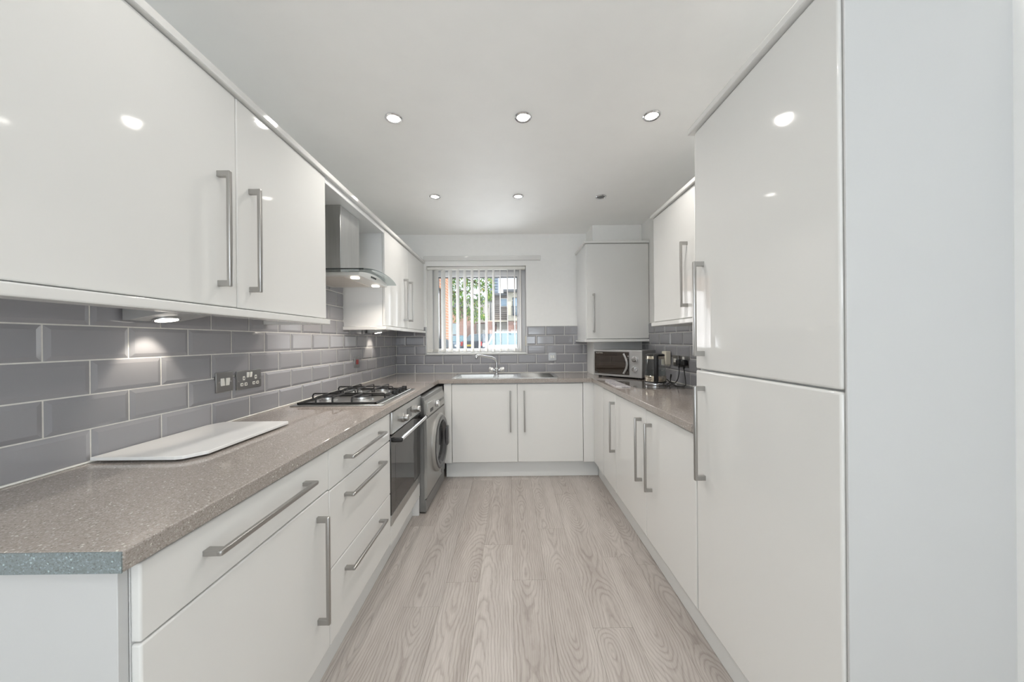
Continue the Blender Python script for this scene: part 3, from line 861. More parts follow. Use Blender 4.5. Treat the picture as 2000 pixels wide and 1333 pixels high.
drn = MB().box(0.065, SX1, SY0, SY1, WT, WT + 0.0025, 0.001, 1)
drn.box(0.065, SX1, SY0, SY0 + 0.018, WT, zt, 0.0015, 1).box(0.065, SX1, SY1 - 0.018, SY1, WT, zt, 0.0015, 1).box(SX1 - 0.018, SX1, SY0, SY1, WT, zt, 0.0015, 1)
for k in range(8):
    y = SY0 + 0.05 + k * 0.048
    drn.tube([(0.10, y, WT + 0.0025), (SX1 - 0.04, y, WT + 0.0045)], 0.003, 6)
O('drainer', drn, STEEL, sink)

tp = thing('mixer_tap', (-0.141, 3.475, WT + 0.004), 'chrome twin-handle mixer tap with swan spout behind the sink', 'tap')
tx, ty = -0.141, 3.475
O('base', MB().cyl((tx, ty, WT + 0.004), (tx, ty, WT + 0.012), 0.026, n=24, bev=0.002).cyl((tx, ty, WT + 0.010), (tx, ty, 0.968), 0.014, 0.017, n=20), CHROME, tp)
O('cross_body', MB().cyl((tx - 0.05, ty, 0.957), (tx + 0.05, ty, 0.957), 0.011, n=16).sphere((tx, ty, 0.962), 0.022, (1, 1, 1)), CHROME, tp)
for s in (-1, 1):
    hmb = MB().cyl((tx + s * 0.036, ty, 0.957), (tx + s * 0.058, ty, 0.962), 0.020, 0.023, n=18, bev=0.002).cyl((tx + s * 0.058, ty, 0.962), (tx + s * 0.080, ty, 0.966), 0.025, 0.020, n=10, bev=0.003)
    O('tap_handle', hmb, mat('tap_handle_chrome', (0.80, 0.79, 0.76), 0.2, 0.6), tp)
sp = [(tx, ty, 0.965), (tx, ty, 1.0), (tx + 0.001, ty, 1.03), (tx - 0.006, ty, 1.052), (tx - 0.022, ty - 0.006, 1.072), (tx - 0.05, ty - 0.016, 1.086), (tx - 0.11, ty - 0.036, 1.097), (tx - 0.165, ty - 0.055, 1.107), (tx - 0.188, ty - 0.063, 1.108), (tx - 0.199, ty - 0.067, 1.100), (tx - 0.201, ty - 0.068, 1.084)]
O('spout', MB().tube(sp, [0.0145, 0.0135, 0.013, 0.0125, 0.0125, 0.0125, 0.0125, 0.013, 0.0135, 0.014, 0.0135], 14), CHROME, tp)
O('aerator', MB().cyl((tx - 0.201, ty - 0.068, 1.088), (tx - 0.201, ty - 0.068, 1.076), 0.0105, n=14), BLACK, tp)

# ------------------------------------------------------------------ chopping board
bd = thing('worktop_saver', (-1.08, 1.2, WT), 'white glass chopping board with clipped corners lying on the worktop', 'chopping board')
bp = [(-1.229, 0.992), (-0.985, 0.992), (-0.965, 0.998), (-0.93, 1.045), (-0.93, 1.418), (-0.938, 1.428), (-1.19, 1.428), (-1.205, 1.422), (-1.229, 1.375)]
O('board', MB().prism([(x, y, WT + 0.006) for x, y in bp], (0, 0, 0.010), 0.0015), BOARDW, bd)
for x, y in ((-1.18, 1.04), (-0.98, 1.06), (-1.18, 1.36), (-0.97, 1.38)):
    O('foot', MB().cyl((x, y, WT), (x, y, WT + 0.0065), 0.008, n=12), BLACK, bd)

# ------------------------------------------------------------------ microwave
mw = thing('microwave', (0.968, 3.055, WT), 'silver microwave with dark glass door standing in the worktop corner', 'microwave')
a0, a1 = Vector((0.797, 3.225)), Vector((1.122, 2.872))
ux = (a1 - a0); mwW = ux.length; ux.normalize()
uy = Vector((-ux.y, ux.x))                     # pointing back, away from the camera
mw.location = (*a0, WT)
mw.rotation_euler = (0, 0, math.atan2(ux.y, ux.x))
WLOC[mw.name] = Vector((*a0, WT))
mwD, mz0, mz1 = 0.265, 0.016, 0.252
O('casing', MB().box(0.002, mwW - 0.002, 0.012, mwD, mz0, mz1, 0.004, 2), SILVERD, mw, local=True)
O('front_frame', MB().box(0, mwW, -0.006, 0.013, mz0 - 0.001, mz1 + 0.001, 0.005, 2), mat('silver_plastic', (0.52, 0.52, 0.52), 0.3, 0.5), mw, local=True)
dm = O('door', MB().box(0.016, mwW * 0.765, -0.0105, -0.004, mz0 + 0.018, mz1 - 0.014, 0.002, 2), mat('microwave_glass', (0.035, 0.026, 0.02), 0.03, IOR=1.9), mw, local=True)
hp = []
for k in range(13):
    q = k / 12
    hp.append((mwW * 0.665 + 0.036 * math.sin(PI * q), -0.026 + 0.006 * math.cos(PI * q) ** 2, mz0 + 0.03 + (mz1 - mz0 - 0.06) * q))
O('handle', MB().tube(hp, 0.0095, 10).box(hp[3][0] - 0.006, hp[3][0] + 0.006, -0.024, -0.009, hp[3][2] - 0.006, hp[3][2] + 0.006).box(hp[9][0] - 0.006, hp[9][0] + 0.006, -0.024, -0.009, hp[9][2] - 0.006, hp[9][2] + 0.006), mat('silver_handle', (0.6, 0.6, 0.6), 0.25, 0.7), dm, local=True)
for z in (0.176, 0.090):
    k_ = O('dial', MB().cyl((mwW * 0.872, -0.005, z), (mwW * 0.872, -0.02, z), 0.0285, 0.026, n=28, bev=0.002), CHROME, mw, local=True)
    O('dial_grip', MB().box(mwW * 0.872 - (0.020 if z > 0.1 else 0.006), mwW * 0.872 + (0.020 if z > 0.1 else 0.006), -0.028, -0.018, z - (0.006 if z > 0.1 else 0.020), z + (0.006 if z > 0.1 else 0.020), 0.002, 2), STEEL, k_, local=True)
for x in (0.05, mwW - 0.05):
    for y in (0.03, mwD - 0.04):
        O('foot', MB().cyl((x, y, 0), (x, y, mz0 + 0.002), 0.014, n=12), BLACK, mw, local=True)
# maker's lettering on the door (too small in the photograph to read)
tx_ = bpy.data.curves.new('lettering', 'FONT'); tx_.body = 'Russell Hobbs'; tx_.size = 0.013
tt = bpy.data.objects.new('text', tx_); COL.objects.link(tt)
bpy.context.view_layer.update()
tm_ = bpy.data.meshes.new_from_object(tt.evaluated_get(bpy.context.evaluated_depsgraph_get()))
bpy.data.objects.remove(tt)
tm_.materials.clear(); tm_.materials.append(mat('print_white', (0.7, 0.68, 0.64), 0.5))
to = bpy.data.objects.new('lettering', tm_); COL.objects.link(to)
to.parent = dm; to.location = (0.032, -0.0109, mz1 - 0.03); to.rotation_euler = (PI / 2, 0, 0)

# ------------------------------------------------------------------ things under and beside the microwave
gp = [(1.322, 2.335), (0.925, 2.335), (0.905, 2.36), (0.872, 2.56), (0.872, 2.86), (1.05, 2.86), (1.322, 2.56)]
sv = O('glass_saver', MB().prism([(x, y, WT + 0.001) for x, y in gp], (0, 0, 0.004), 0.001), SGLASS, label='clear glass worktop saver lying under the kettle', cat='chopping board')
def marble():
    m = mat('marble_print', (0.72, 0.70, 0.72), 0.12)
    t = NT(m)
    g = t.n('ShaderNodeNewGeometry')
    ns = t.n('ShaderNodeTexNoise', i_Scale=9.0, i_Detail=5.0, i_Distortion=1.5)
    t.l(g.outputs['Position'], ns.inputs['Vector'])
    v = t.math('ABSOLUTE', t.math('SUBTRACT', ns.outputs[0], 0.5))
    t.l(t.ramp(v, [(0.0, (0.42, 0.40, 0.43)), (0.025, (0.66, 0.64, 0.67)), (0.12, (0.74, 0.72, 0.74))]), t.b.inputs['Base Color'])
    return m
mp_ = [(0.786, 2.805), (0.812, 2.90), (0.866, 2.90), (0.868, 2.60), (0.868, 2.435), (0.80, 2.425), (0.766, 2.47)]
O('marble_mat', MB().prism([(x, y, WT + 0.0005) for x, y in mp_], (0, 0, 0.007), 0.001), marble(), label='thin white marble-patterned mat with cut corners in front of the microwave', cat='mat')

# ------------------------------------------------------------------ kettle
kx, ky = 1.10, 2.56
KZ = WT + 0.0052
kt = thing('electric_kettle', (kx, ky, KZ), 'glass and steel electric kettle with black handle standing on glass worktop saver', 'kettle')
TK = Matrix.Translation((kx, ky, KZ))
O('power_base', MB().lathe([(0.076, 0), (0.080, 0.004), (0.080, 0.014), (0.076, 0.018)], 40, TK), CHROME, kt)
O('base_ring', MB().lathe([(0.0765, 0.018), (0.0775, 0.020), (0.0775, 0.024), (0.0765, 0.026)], 40, TK), BLACK, kt)
O('steel_band', MB().lathe([(0.076, 0.026), (0.077, 0.03), (0.0765, 0.066), (0.075, 0.068), (0.02, 0.069)], 40, TK), WARMST, kt)
O('glass_body', MB().lathe([(0.075, 0.069), (0.0745, 0.10), (0.072, 0.15), (0.067, 0.195), (0.0655, 0.195), (0.0705, 0.15), (0.073, 0.10), (0.0735, 0.07)], 40, TK, cap=False), KGLASS, kt)
O('water', MB().lathe([(0.0725, 0.0695), (0.0722, 0.106), (0.001, 0.106)], 32, TK), thin_glass('water', (0.93, 0.95, 0.95)), kt)
O('collar', MB().lathe([(0.0675, 0.194), (0.066, 0.198), (0.0645, 0.216), (0.064, 0.218)], 40, TK, cap=False), WARMST, kt)
O('lid', MB().lathe([(0.066, 0.216), (0.068, 0.219), (0.066, 0.228), (0.05, 0.234), (0.015, 0.236)], 36, TK), BLACK, kt)
ha = Vector((-0.1 + 0.0, -1.0, 0)).normalized()
ha = (Vector((0.0, 0.0, 0)) - Vector((kx, ky, 0))).normalized(); ha.rotate(Matrix.Rotation(0.05, 3, 'Z'))
hpnts = []
for r_, z_ in ((0.060, 0.226), (0.085, 0.228), (0.102, 0.220), (0.109, 0.20), (0.110, 0.15), (0.107, 0.09), (0.100, 0.05), (0.088, 0.034), (0.078, 0.032)):
    hpnts.append(Vector((kx, ky, KZ + z_)) + ha * r_)
hm = MB(); t = hm.bm
side = ha.cross(Vector((0, 0, 1)))
rings = []
for i, p in enumerate(hpnts):
    a = hpnts[max(0, i - 1)]; b = hpnts[min(len(hpnts) - 1, i + 1)]
    dn = (b - a).normalized(); nn = dn.cross(side).normalized()
    rings.append([t.verts.new(p + side * (0.0155 * c) + nn * (0.008 * s)) for c, s in ((-1, -.6), (-.6, -1), (.6, -1), (1, -.6), (1, .6), (.6, 1), (-.6, 1), (-1, .6))])
for A, B in zip(rings, rings[1:]):
    for k in range(8): t.faces.new((A[k], A[(k + 1) % 8], B[(k + 1) % 8], B[k]))
t.faces.new(rings[0]); t.faces.new(list(reversed(rings[-1])))
O('handle', hm, BLACK, kt)
sd = Vector((-ha.x, -ha.y, 0))
c0 = Vector((kx, ky, KZ)) + sd * 0.058
O('spout', MB().prism([c0 + side * 0.022 + Vector((0, 0, 0.196)), c0 - side * 0.022 + Vector((0, 0, 0.196)), c0 + sd * 0.028 + Vector((0, 0, 0.219)), c0 + side * 0.026 + Vector((0, 0, 0.219)) - sd * 0.01, ][:3], (0, 0, 0.004)), WARMST, kt)

# ------------------------------------------------------------------ sockets and switches
def plate_left(name, ya, yb, za, zb, label, cat):
    t_ = thing(name, (XL + 0.011, (ya + yb) / 2, za), label, cat)
    O('face_plate', MB().box(XL + 0.0105, XL + 0.017, ya, yb, za, zb, 0.002, 2), PLATE, t_)
    O('back_box', MB().box(XL + 0.004, XL + 0.0106, ya + 0.004, yb - 0.004, za + 0.004, zb - 0.004), BLACK, t_)
    return t_
def rocker(t_, x, y, z, w=0.017, h=0.032, tilt=0.1):
    o = O('rocker', MB().box(-0.002, 0.004, -w / 2, w / 2, -h / 2, h / 2, 0.001, 1), WPLAS, t_, local=True)
    o.location = Vector((x, y, z)) - wl(t_); o.rotation_euler = (0, tilt, 0)
    return o
def screw(t_, p0, p1): O('screw', MB().cyl(p0, p1, 0.0035, n=10), CHROME, t_)
FXL = XL + 0.017
s1 = plate_left('light_switch', 1.417, 1.503, 1.047, 1.132, 'brushed steel double light switch on grey tiles beside the twin socket', 'switch')
rocker(s1, FXL, 1.447, 1.09, tilt=-0.12); rocker(s1, FXL, 1.473, 1.09, tilt=0.12)
for y in (1.43, 1.49): screw(s1, (FXL - 0.001, y, 1.09), (FXL + 0.001, y, 1.09))
s2 = plate_left('wall_socket', 1.523, 1.672, 1.043, 1.129, 'brushed steel double power socket on grey tiles above chopping board', 'socket')
for y in (1.586, 1.604): rocker(s2, FXL, y, 1.108, 0.012, 0.024, 0.12)
for yc in (1.563, 1.635):
    for dy, dz, w, h in ((0, 0.014, 0.012, 0.018), (-0.012, -0.014, 0.015, 0.014), (0.012, -0.014, 0.015, 0.014)):
        o = O('shutter', MB().box(FXL - 0.001, FXL + 0.0012, yc + dy - w / 2, yc + dy + w / 2, 1.080 + dz - h / 2, 1.080 + dz + h / 2, 0.002, 2), WPLAS, s2)
        O('slot', MB().box(FXL + 0.0005, FXL + 0.0016, yc + dy - w * 0.17, yc + dy + w * 0.17, 1.080 + dz - h * 0.2, 1.080 + dz + h * 0.2), BLACK, o)
for y in (1.532, 1.664): screw(s2, (FXL - 0.001, y, 1.082), (FXL + 0.001, y, 1.082))
s3 = plate_left('fused_switch', 2.675, 2.758, 1.052, 1.140, 'steel fused switch with red rocker on tiles beyond the hob', 'switch')
O('rocker', MB().box(FXL - 0.002, FXL + 0.005, 2.702, 2.732, 1.078, 1.116, 0.002, 2), REDL, s3)
# back wall switch
s4 = thing('light_switch', (0.455, YB - 0.011, 1.035), 'brushed steel double switch on the tiles beside the sink tap', 'switch')
O('face_plate', MB().box(0.412, 0.499, YB - 0.017, YB - 0.0105, 1.035, 1.122, 0.002, 2), PLATE, s4)
O('back_box', MB().box(0.416, 0.495, YB - 0.0106, YB - 0.004, 1.039, 1.118), BLACK, s4)
for x in (0.443, 0.468):
    O('rocker', MB().box(x - 0.0085, x + 0.0085, YB - 0.021, YB - 0.015, 1.062, 1.094, 0.001, 1), WPLAS, s4)
for x in (0.424, 0.487): screw(s4, (x, YB - 0.018, 1.078), (x, YB - 0.016, 1.078))
# right wall
def plate_right(name, ya, yb, za, zb, label, cat, m):
    t_ = thing(name, (XR - 0.011, (ya + yb) / 2, za), label, cat)
    O('face_plate', MB().box(XR - 0.017, XR - 0.0105, ya, yb, za, zb, 0.002, 2), m, t_)
    O('back_box', MB().box(XR - 0.0106, XR - 0.004, ya + 0.004, yb - 0.004, za + 0.004, zb - 0.004), BLACK, t_)
    return t_
FXR = XR - 0.017
s5 = plate_right('light_switch', 2.648, 2.735, 1.043, 1.128, 'brushed steel switch on the tiles between white charger and black plugs', 'switch', PLATE)
for y in (2.685, 2.705): O('rocker', MB().box(FXR - 0.004, FXR + 0.001, y - 0.007, y + 0.007, 1.072, 1.102, 0.001, 1), WPLAS, s5)
s6 = plate_right('wall_socket', 2.492, 2.64, 1.043, 1.128, 'brushed steel double socket with two black plugs behind the kettle', 'socket', PLATE)
for y in (2.555, 2.573): O('rocker', MB().box(FXR - 0.004, FXR + 0.001, y - 0.006, y + 0.006, 1.098, 1.122, 0.001, 1), WPLAS, s6)
s7 = plate_right('wall_socket', 2.80, 2.946, 1.032, 1.12, 'white plastic socket on the tiles behind the kettle, white charger plugged in', 'socket', WPLAS)
ch7 = thing('plug_in_charger', (XR - 0.04, 2.80, 1.045), 'white plug-in charger on the white socket behind the kettle', 'charger')
O('housing', MB().box(XR - 0.06, FXR - 0.0005, 2.765, 2.84, 1.045, 1.158, 0.006, 3), CREAM, ch7)
for k in range(4):
    O('fin', MB().box(XR - 0.0625, XR - 0.059, 2.775 + 0.015 * k, 2.783 + 0.015 * k, 1.06, 1.145, 0.001, 1), CREAM, ch7)

def power_lead(y, pts, label, r=0.0038):
    t_ = thing('power_lead', (XR - 0.03, y, 1.04), label, 'power lead')
    O('plug', MB().box(XR - 0.055, FXR - 0.0005, y - 0.0245, y + 0.0245, 1.055, 1.102, 0.011, 3).cyl((XR - 0.035, y, 1.06), (XR - 0.037, y, 1.035), 0.008, 0.006, n=12), BLACK, t_)
    # smooth curve through the points
    P = [Vector(p) for p in pts]
    out = []
    for i in range(len(P) - 1):
        p0, p1, p2, p3 = P[max(i - 1, 0)], P[i], P[i + 1], P[min(i + 2, len(P) - 1)]
        for k in range(6):
            q = k / 6
            out.append(0.5 * ((2 * p1) + (p2 - p0) * q + (2 * p0 - 5 * p1 + 4 * p2 - p3) * q * q + (3 * p1 - p0 - 3 * p2 + p3) * q ** 3))
    out.append(P[-1])
    O('cord', MB().tube(out, r, 8), BLACK, t_)
zc = WT + 0.0092
power_lead(2.594, [(1.298, 2.594, 1.036), (1.297, 2.591, 1.00), (1.285, 2.585, 0.955), (1.265, 2.575, 0.930), (1.252, 2.58, 0.921), (1.235, 2.60, 0.925), (1.215, 2.62, 0.945), (1.195, 2.65, 0.968), (1.19, 2.69, 0.955), (1.20, 2.75, 0.925), (1.215, 2.80, WT + 0.005), (1.25, 2.86, WT + 0.005), (1.28, 2.93, WT + 0.005)],
           'black power lead with plug looping from the double socket towards the microwave')
power_lead(2.522, [(1.298, 2.522, 1.036), (1.292, 2.50, 1.0), (1.275, 2.455, 0.955), (1.250, 2.41, 0.925), (1.215, 2.405, zc), (1.195, 2.45, zc), (1.195, 2.51, 0.931), (1.208, 2.545, 0.953), (1.225, 2.57, 0.972), (1.235, 2.585, 0.980), (1.228, 2.58, 0.988), (1.215, 2.56, 0.975), (1.207, 2.545, 0.95), (1.198, 2.54, 0.93), (1.185, 2.545, zc + 0.002), (1.178, 2.548, zc)],
           'black power lead with plug nearest the tall cabinet, curling to the kettle base')

# ------------------------------------------------------------------ lights
def downlight(x, y, lit, label):
    t_ = thing('downlight', (x, y, ZC - 0.008), label, 'ceiling light')
    Tz = Matrix.Translation((x, y, ZC - 0.008))
    O('bezel', MB().lathe([(0.043, 0.008), (0.044, 0.003), (0.040, 0.0), (0.033, 0.0005), (0.031, 0.003), (0.029, 0.0075)], 32, Tz, cap=False), CHROME, t_)
    O('lamp', MB().lathe([(0.0295, 0.0045), (0.029, 0.003), (0.001, 0.002)], 28, Tz), LAMP if lit else mat('unlit_lamp', (0.20, 0.20, 0.20), 0.15, 0.5), t_)
    if lit:
        spot('downlight_beam', (x, y, ZC - 0.016), SPOT_W * (1.12 if y > 2 else 0.95 if y > 1 else 0.34), SPOT_C, 142, 0.85, 0.03, t_)
DL = [(-0.592, 1.752, True, 'lit chrome downlight in the ceiling level with the large wall cabinet'),
      (0.077, 1.748, True, 'lit chrome downlight in the ceiling, middle of the front three'),
      (0.741, 1.742, True, 'lit chrome downlight in the ceiling close to the tall cabinet'),
      (-0.590, 2.70, True, 'small lit downlight in the ceiling near the far hood-side cabinet'),
      (0.074, 2.705, True, 'small lit downlight in the ceiling straight before the window'),
      (0.743, 2.725, False, 'unlit dark downlight in the ceiling near the corner cupboard')]
for x, y, lit, lab in DL: downlight(x, y, lit, lab)
for y, row in ((0.80, 'just over the camera'), (-0.6, 'behind the camera'), (-2.0, 'by the rear window')):
    for x, col in ((-0.59, 'on the hob side'), (0.075, 'in the middle'), (0.74, 'on the fridge side')):
        downlight(x, y, True, 'lit downlight in the row %s, %s' % (row, col))

def cabinet_light(x0, x1, ya, yb, zt, label, lit=True, sgn=1):
    t_ = thing('cabinet_light', ((x0 + x1) / 2, (ya + yb) / 2, zt - 0.04), label, 'cabinet light')
    z1_, z0_ = zt, zt - 0.040
    O('housing', MB().prism([(x0, ya, z1_), (x0, ya, z0_), (x0 + 0.02 * sgn, ya, z0_), (x1, ya, z1_ - 0.012), (x1, ya, z1_)], (0, yb - ya, 0), 0.001), mat('light_housing', (0.62, 0.62, 0.61), 0.3, 0.7), t_)
    xm, ym = x0 + (x1 - x0) * 0.36, (ya + yb) / 2
    zm = z0_ + 0.0062
    nrm = Vector((0.028, 0, -(abs(x1 - x0) - 0.02))).normalized(); nrm.x *= sgn
    c = Vector((xm, ym, zm + 0.001))
    O('bezel', MB().cyl(c, c + nrm * 0.004, 0.036, n=28, bev=0.001), CHROME, t_)
    O('lamp', MB().cyl(c + nrm * 0.003, c + nrm * 0.006, 0.029, n=24), LAMPS if lit else BLACK, t_)
    if lit:
        spot('cabinet_light_beam', c + nrm * 0.02, 1.7, (1, 0.90, 0.76), 74, 0.45, 0.014, t_, (-0.45 * sgn, 0.02, -1))
cabinet_light(-1.222, -1.045, 1.072, 1.222, 1.3725, 'triangular lit light under the large wall cabinet above chopping board')
cabinet_light(-1.222, -1.045, 2.90, 3.05, 1.3725, 'triangular lit light under the wall cabinet by the window')
pk = thing('cabinet_light', (1.10, 3.34, 1.25), 'unlit round light under the corner cupboard above microwave', 'cabinet light')
O('housing', MB().lathe([(0.035, -0.004), (0.036, 0.0), (0.036, 0.0115)], 28, Matrix.Translation((1.10, 3.34, 1.25))), BLACK, pk)

# ------------------------------------------------------------------ outdoors
GZ = 0.22
def brick_mat(name, c1_, c2_, mortar, scale, vertical=None):
    m = mat(name, c1_, 0.85)
    t = NT(m)
    g = t.n('ShaderNodeNewGeometry')
    s = t.n('ShaderNodeSeparateXYZ'); t.l(g.outputs['Position'], s.inputs[0])
    cmb = t.n('ShaderNodeCombineXYZ')
    t.l(t.math('ADD', s.outputs[0], s.outputs[1]), cmb.inputs[0]); t.l(s.outputs[2], cmb.inputs[1])
    b = t.n('ShaderNodeTexBrick', i_Scale=scale, i_Mortar_Size=0.012)
    b.inputs['Color1'].default_value = (*c1_, 1); b.inputs['Color2'].default_value = (*c2_, 1); b.inputs['Mortar'].default_value = (*mortar, 1)
    b.inputs['Brick Width'].default_value = 0.225; b.inputs['Row Height'].default_value = 0.075
    t.l(cmb.outputs[0], b.inputs['Vector'])
    t.l(b.outputs[0], t.b.inputs['Base Color'])
    t.bump(b.outputs['Fac'], -0.4, 0.01)
    return m
ORANGE = brick_mat('orange_brick', (0.62, 0.24, 0.12), (0.70, 0.31, 0.17), (0.62, 0.50, 0.40), 1.0)
REDBR = brick_mat('red_brick', (0.40, 0.17, 0.13), (0.48, 0.22, 0.17), (0.5, 0.42, 0.36), 1.0)
ASPH = noisy(mat('asphalt', (0.2, 0.2, 0.21), 0.9), 30, 0.2, (0.22, 0.22, 0.23))
REND = mat('cream_render', (0.80, 0.74, 0.60), 0.8)
PALE = mat('pale_render', (0.62, 0.60, 0.56), 0.85)
SLATE = mat('slate_roof', (0.17, 0.18, 0.20), 0.6)
TIMB = noisy(mat('weathered_timber', (0.3, 0.24, 0.2), 0.8), 5, 0.35, (0.30, 0.25, 0.225), (1, 1, 6))
FENCE = noisy(mat('fence_timber', (0.5, 0.48, 0.42), 0.85), 8, 0.2, (0.50, 0.49, 0.43), (6, 6, 0.5))
FARG = mat('far_window', (0.30, 0.45, 0.60), 0.08)
DARKM = mat('dark_metal', (0.05, 0.055, 0.07), 0.5)
O('ground', MB().box(-40, 40, YB + 0.32, 120, GZ - 0.3, GZ), ASPH, kind='structure')

# neighbouring brick wing with a dark doorway
wg = thing('brick_wing', (-2.6, 7.3, GZ), 'orange brick wing of the neighbouring house seen through the window edge', 'building')
wgm = MB().box(-3.6, -1.7, 4.6, 7.55, GZ, 6.0).box(-3.6, -1.7, 8.60, 9.5, GZ, 6.0).box(-3.6, -1.7, 7.55, 8.60, 2.56, 6.0).box(-3.6, -2.5, 7.55, 8.6, GZ, 2.56)
O('wall', wgm, ORANGE, wg)
O('quoin', MB().box(-1.72, -1.675, 9.42, 9.52, GZ, 6.0), ORANGE, wg)
O('door', MB().box(-1.80, -1.74, 7.56, 8.59, GZ, 2.55, 0.01), mat('brown_door', (0.09, 0.06, 0.04), 0.5), wg)
O('wall_container', MB().box(-1.699, -1.54, 7.9, 8.55, 1.06, 1.315, 0.06, 3), mat('navy_plastic', (0.015, 0.03, 0.06), 0.4), label='dark blue rounded container fixed to the brick wing outside', cat='container')

# tree
tree = thing('tree', (-2.35, 11.2, GZ), 'leafy green tree leaning out beyond the brick wing', 'tree')
O('trunk', MB().tube([(-2.35, 11.2, GZ), (-2.33, 11.2, 1.4), (-2.2, 11.15, 2.6), (-2.0, 11.1, 3.6), (-1.9, 11.1, 4.8)], [0.13, 0.11, 0.09, 0.07, 0.03], 10), mat('bark', (0.16, 0.12, 0.09), 0.9), tree)
brn = MB()
for a in (((-2.2, 11.15, 2.6), (-1.9, 11.1, 2.85), (-1.5, 11.0, 2.9), (-1.1, 11.0, 2.75), (-0.85, 10.95, 2.35)),
          ((-2.0, 11.1, 3.3), (-1.6, 11.0, 3.35), (-1.1, 10.9, 3.15), (-0.7, 10.9, 2.9), (-0.6, 10.9, 2.6)),
          ((-2.05, 11.1, 3.1), (-1.8, 10.9, 2.8), (-1.6, 10.8, 2.4), (-1.5, 10.8, 2.0))):
    brn.tube(a, [0.045, 0.03, 0.022, 0.014, 0.006][:len(a)], 6)
O('branches', brn, mat('branch_bark', (0.15, 0.12, 0.09), 0.9), tree)
def leaf_mat():
    m = mat('leaf_green', (0.16, 0.34, 0.05), 0.45)
    t = NT(m)
    g = t.n('ShaderNodeNewGeometry')
    t.l(t.ramp(g.outputs['Random Per Island'], [(0.0, (0.05, 0.16, 0.02)), (0.5, (0.14, 0.33, 0.04)), (0.9, (0.32, 0.48, 0.07)), (1.0, (0.62, 0.56, 0.10))]), t.b.inputs['Base Color'])
    t.b.inputs['Transmission Weight'].default_value = 0.0
    return m
blobs = [(890, 560, 15), (888, 590, 16), (905, 602, 14), (893, 616, 10), (912, 576, 14), (917, 552, 10), (925, 606, 13), (925, 621, 9), (940, 590, 13), (945, 556, 10),
         (957, 552, 9), (957, 568, 7), (936, 608, 10), (944, 616, 6), (880, 548, 12), (905, 546, 10), (930, 548, 8), (955, 580, 5), (882, 606, 10), (898, 574, 12),
         (890, 530, 16), (915, 525, 16), (940, 530, 14), (960, 535, 10), (900, 505, 20), (930, 500, 20), (884, 575, 12), (926, 590, 10), (938, 575, 6)]
lf = bmesh.new()
rng = random.Random(3)
for px, py, r in blobs:
    cx = (px - 995.5) / 660 * 11; cz = 1.256 + (664 - py) / 660 * 11; R = r / 660 * 11 * 1.05
    for k in range(int(10 + r * 5.2)):
        while True:
            v = Vector((rng.uniform(-1, 1), rng.uniform(-1, 1), rng.uniform(-1, 1)))
            if v.length < 1: break
        p = Vector((cx + v.x * R, 11 + v.y * 0.45, cz + v.z * R))
        L = rng.uniform(0.07, 0.12); Wd = L * 0.24
        dirv = Vector((rng.uniform(-.7, .7), rng.uniform(-.5, .5), rng.uniform(-1.2, -0.15))).normalized()
        sv_ = dirv.cross(Vector((rng.uniform(-1, 1), rng.uniform(-1, 1), rng.uniform(-1, 1)))).normalized()
        nv = dirv.cross(sv_) * (Wd * 0.5)
        q = [p, p + dirv * L * 0.5 + sv_ * Wd + nv, p + dirv * L, p + dirv * L * 0.5 - sv_ * Wd + nv]
        vs = [lf.verts.new(x) for x in q]
        lf.faces.new((vs[0], vs[1], vs[2])); lf.faces.new((vs[0], vs[2], vs[3]))
lm = MB(); lm.bm.free(); lm.bm = lf
me = bpy.data.meshes.new('leaves'); bmesh.ops.translate(lf, verts=lf.verts, vec=-wl(tree)); lf.to_mesh(me); lf.free(); me.materials.append(leaf_mat())
lo = bpy.data.objects.new('leaves', me); COL.objects.link(lo); lo.parent = tree; lo['kind'] = 'stuff'

# houses
def P(px, py, Y):
    dx, dy = px - 1000, py - 666.5
    x = (dx * math.cos(ROLL) - dy * math.sin(ROLL)); y = (dx * math.sin(ROLL) + dy * math.cos(ROLL))
    return ((x + 3.6) / 660 * Y, 1.256 - (y - 0.6) / 660 * Y)
def slab(px0, py0, px1, py1, Y, depth, floor_=False):
    xa, za = P(px0, (py0 + py1) / 2, Y)[0], P((px0 + px1) / 2, py1, Y)[1]
    xb, zb = P(px1, (py0 + py1) / 2, Y)[0], P((px0 + px1) / 2, py0, Y)[1]
    return MB().box(xa, xb, Y, Y + depth, GZ if floor_ else za, zb)
hs = thing('timber_clad_house', (-1.0, 38, GZ), 'house with weathered timber cladding, cream render and brick piers beyond the car park', 'house')
xa, za = P(961, 628, 37); xb, zb = P(991.5, 579, 37)
O('wall', MB().box(xa, xb, 37.12, 43, 3.2, zb + 0.3), TIMB, hs)
bh = (zb - za) / 12
bdm = MB().box(0, xb - xa, 0, 0.12, 0.02, bh - 0.03, 0.012, 1).mesh('board', TIMB)
for k in range(12): put('board', bdm, hs, (xa, 37.0, za + k * bh))
O('cream_wall', slab(991.5, 571, 1030, 628, 36.4, 6), REND, hs)
O('roof', slab(983, 566.5, 1032, 571, 35.9, 7), SLATE, hs)
O('roof', slab(953, 574.5, 992, 578.5, 36.6, 6), SLATE, hs)
w_ = O('window', slab(977, 584, 990.6, 600.5, 36.9, 0.1), mat('window_frame_white', (0.8, 0.8, 0.8), 0.4), hs)
O('pane', slab(978.6, 585.8, 989.6, 599, 36.85, 0.1), FARG, w_)
w_ = O('window', slab(1001, 582.5, 1016, 618, 36.3, 0.1), DARKM, hs)
O('pane', slab(1003, 584, 1014.5, 617, 36.25, 0.1), FARG, w_)
rl = slab(998.5, 600, 1018, 601, 35.9, 0.06)
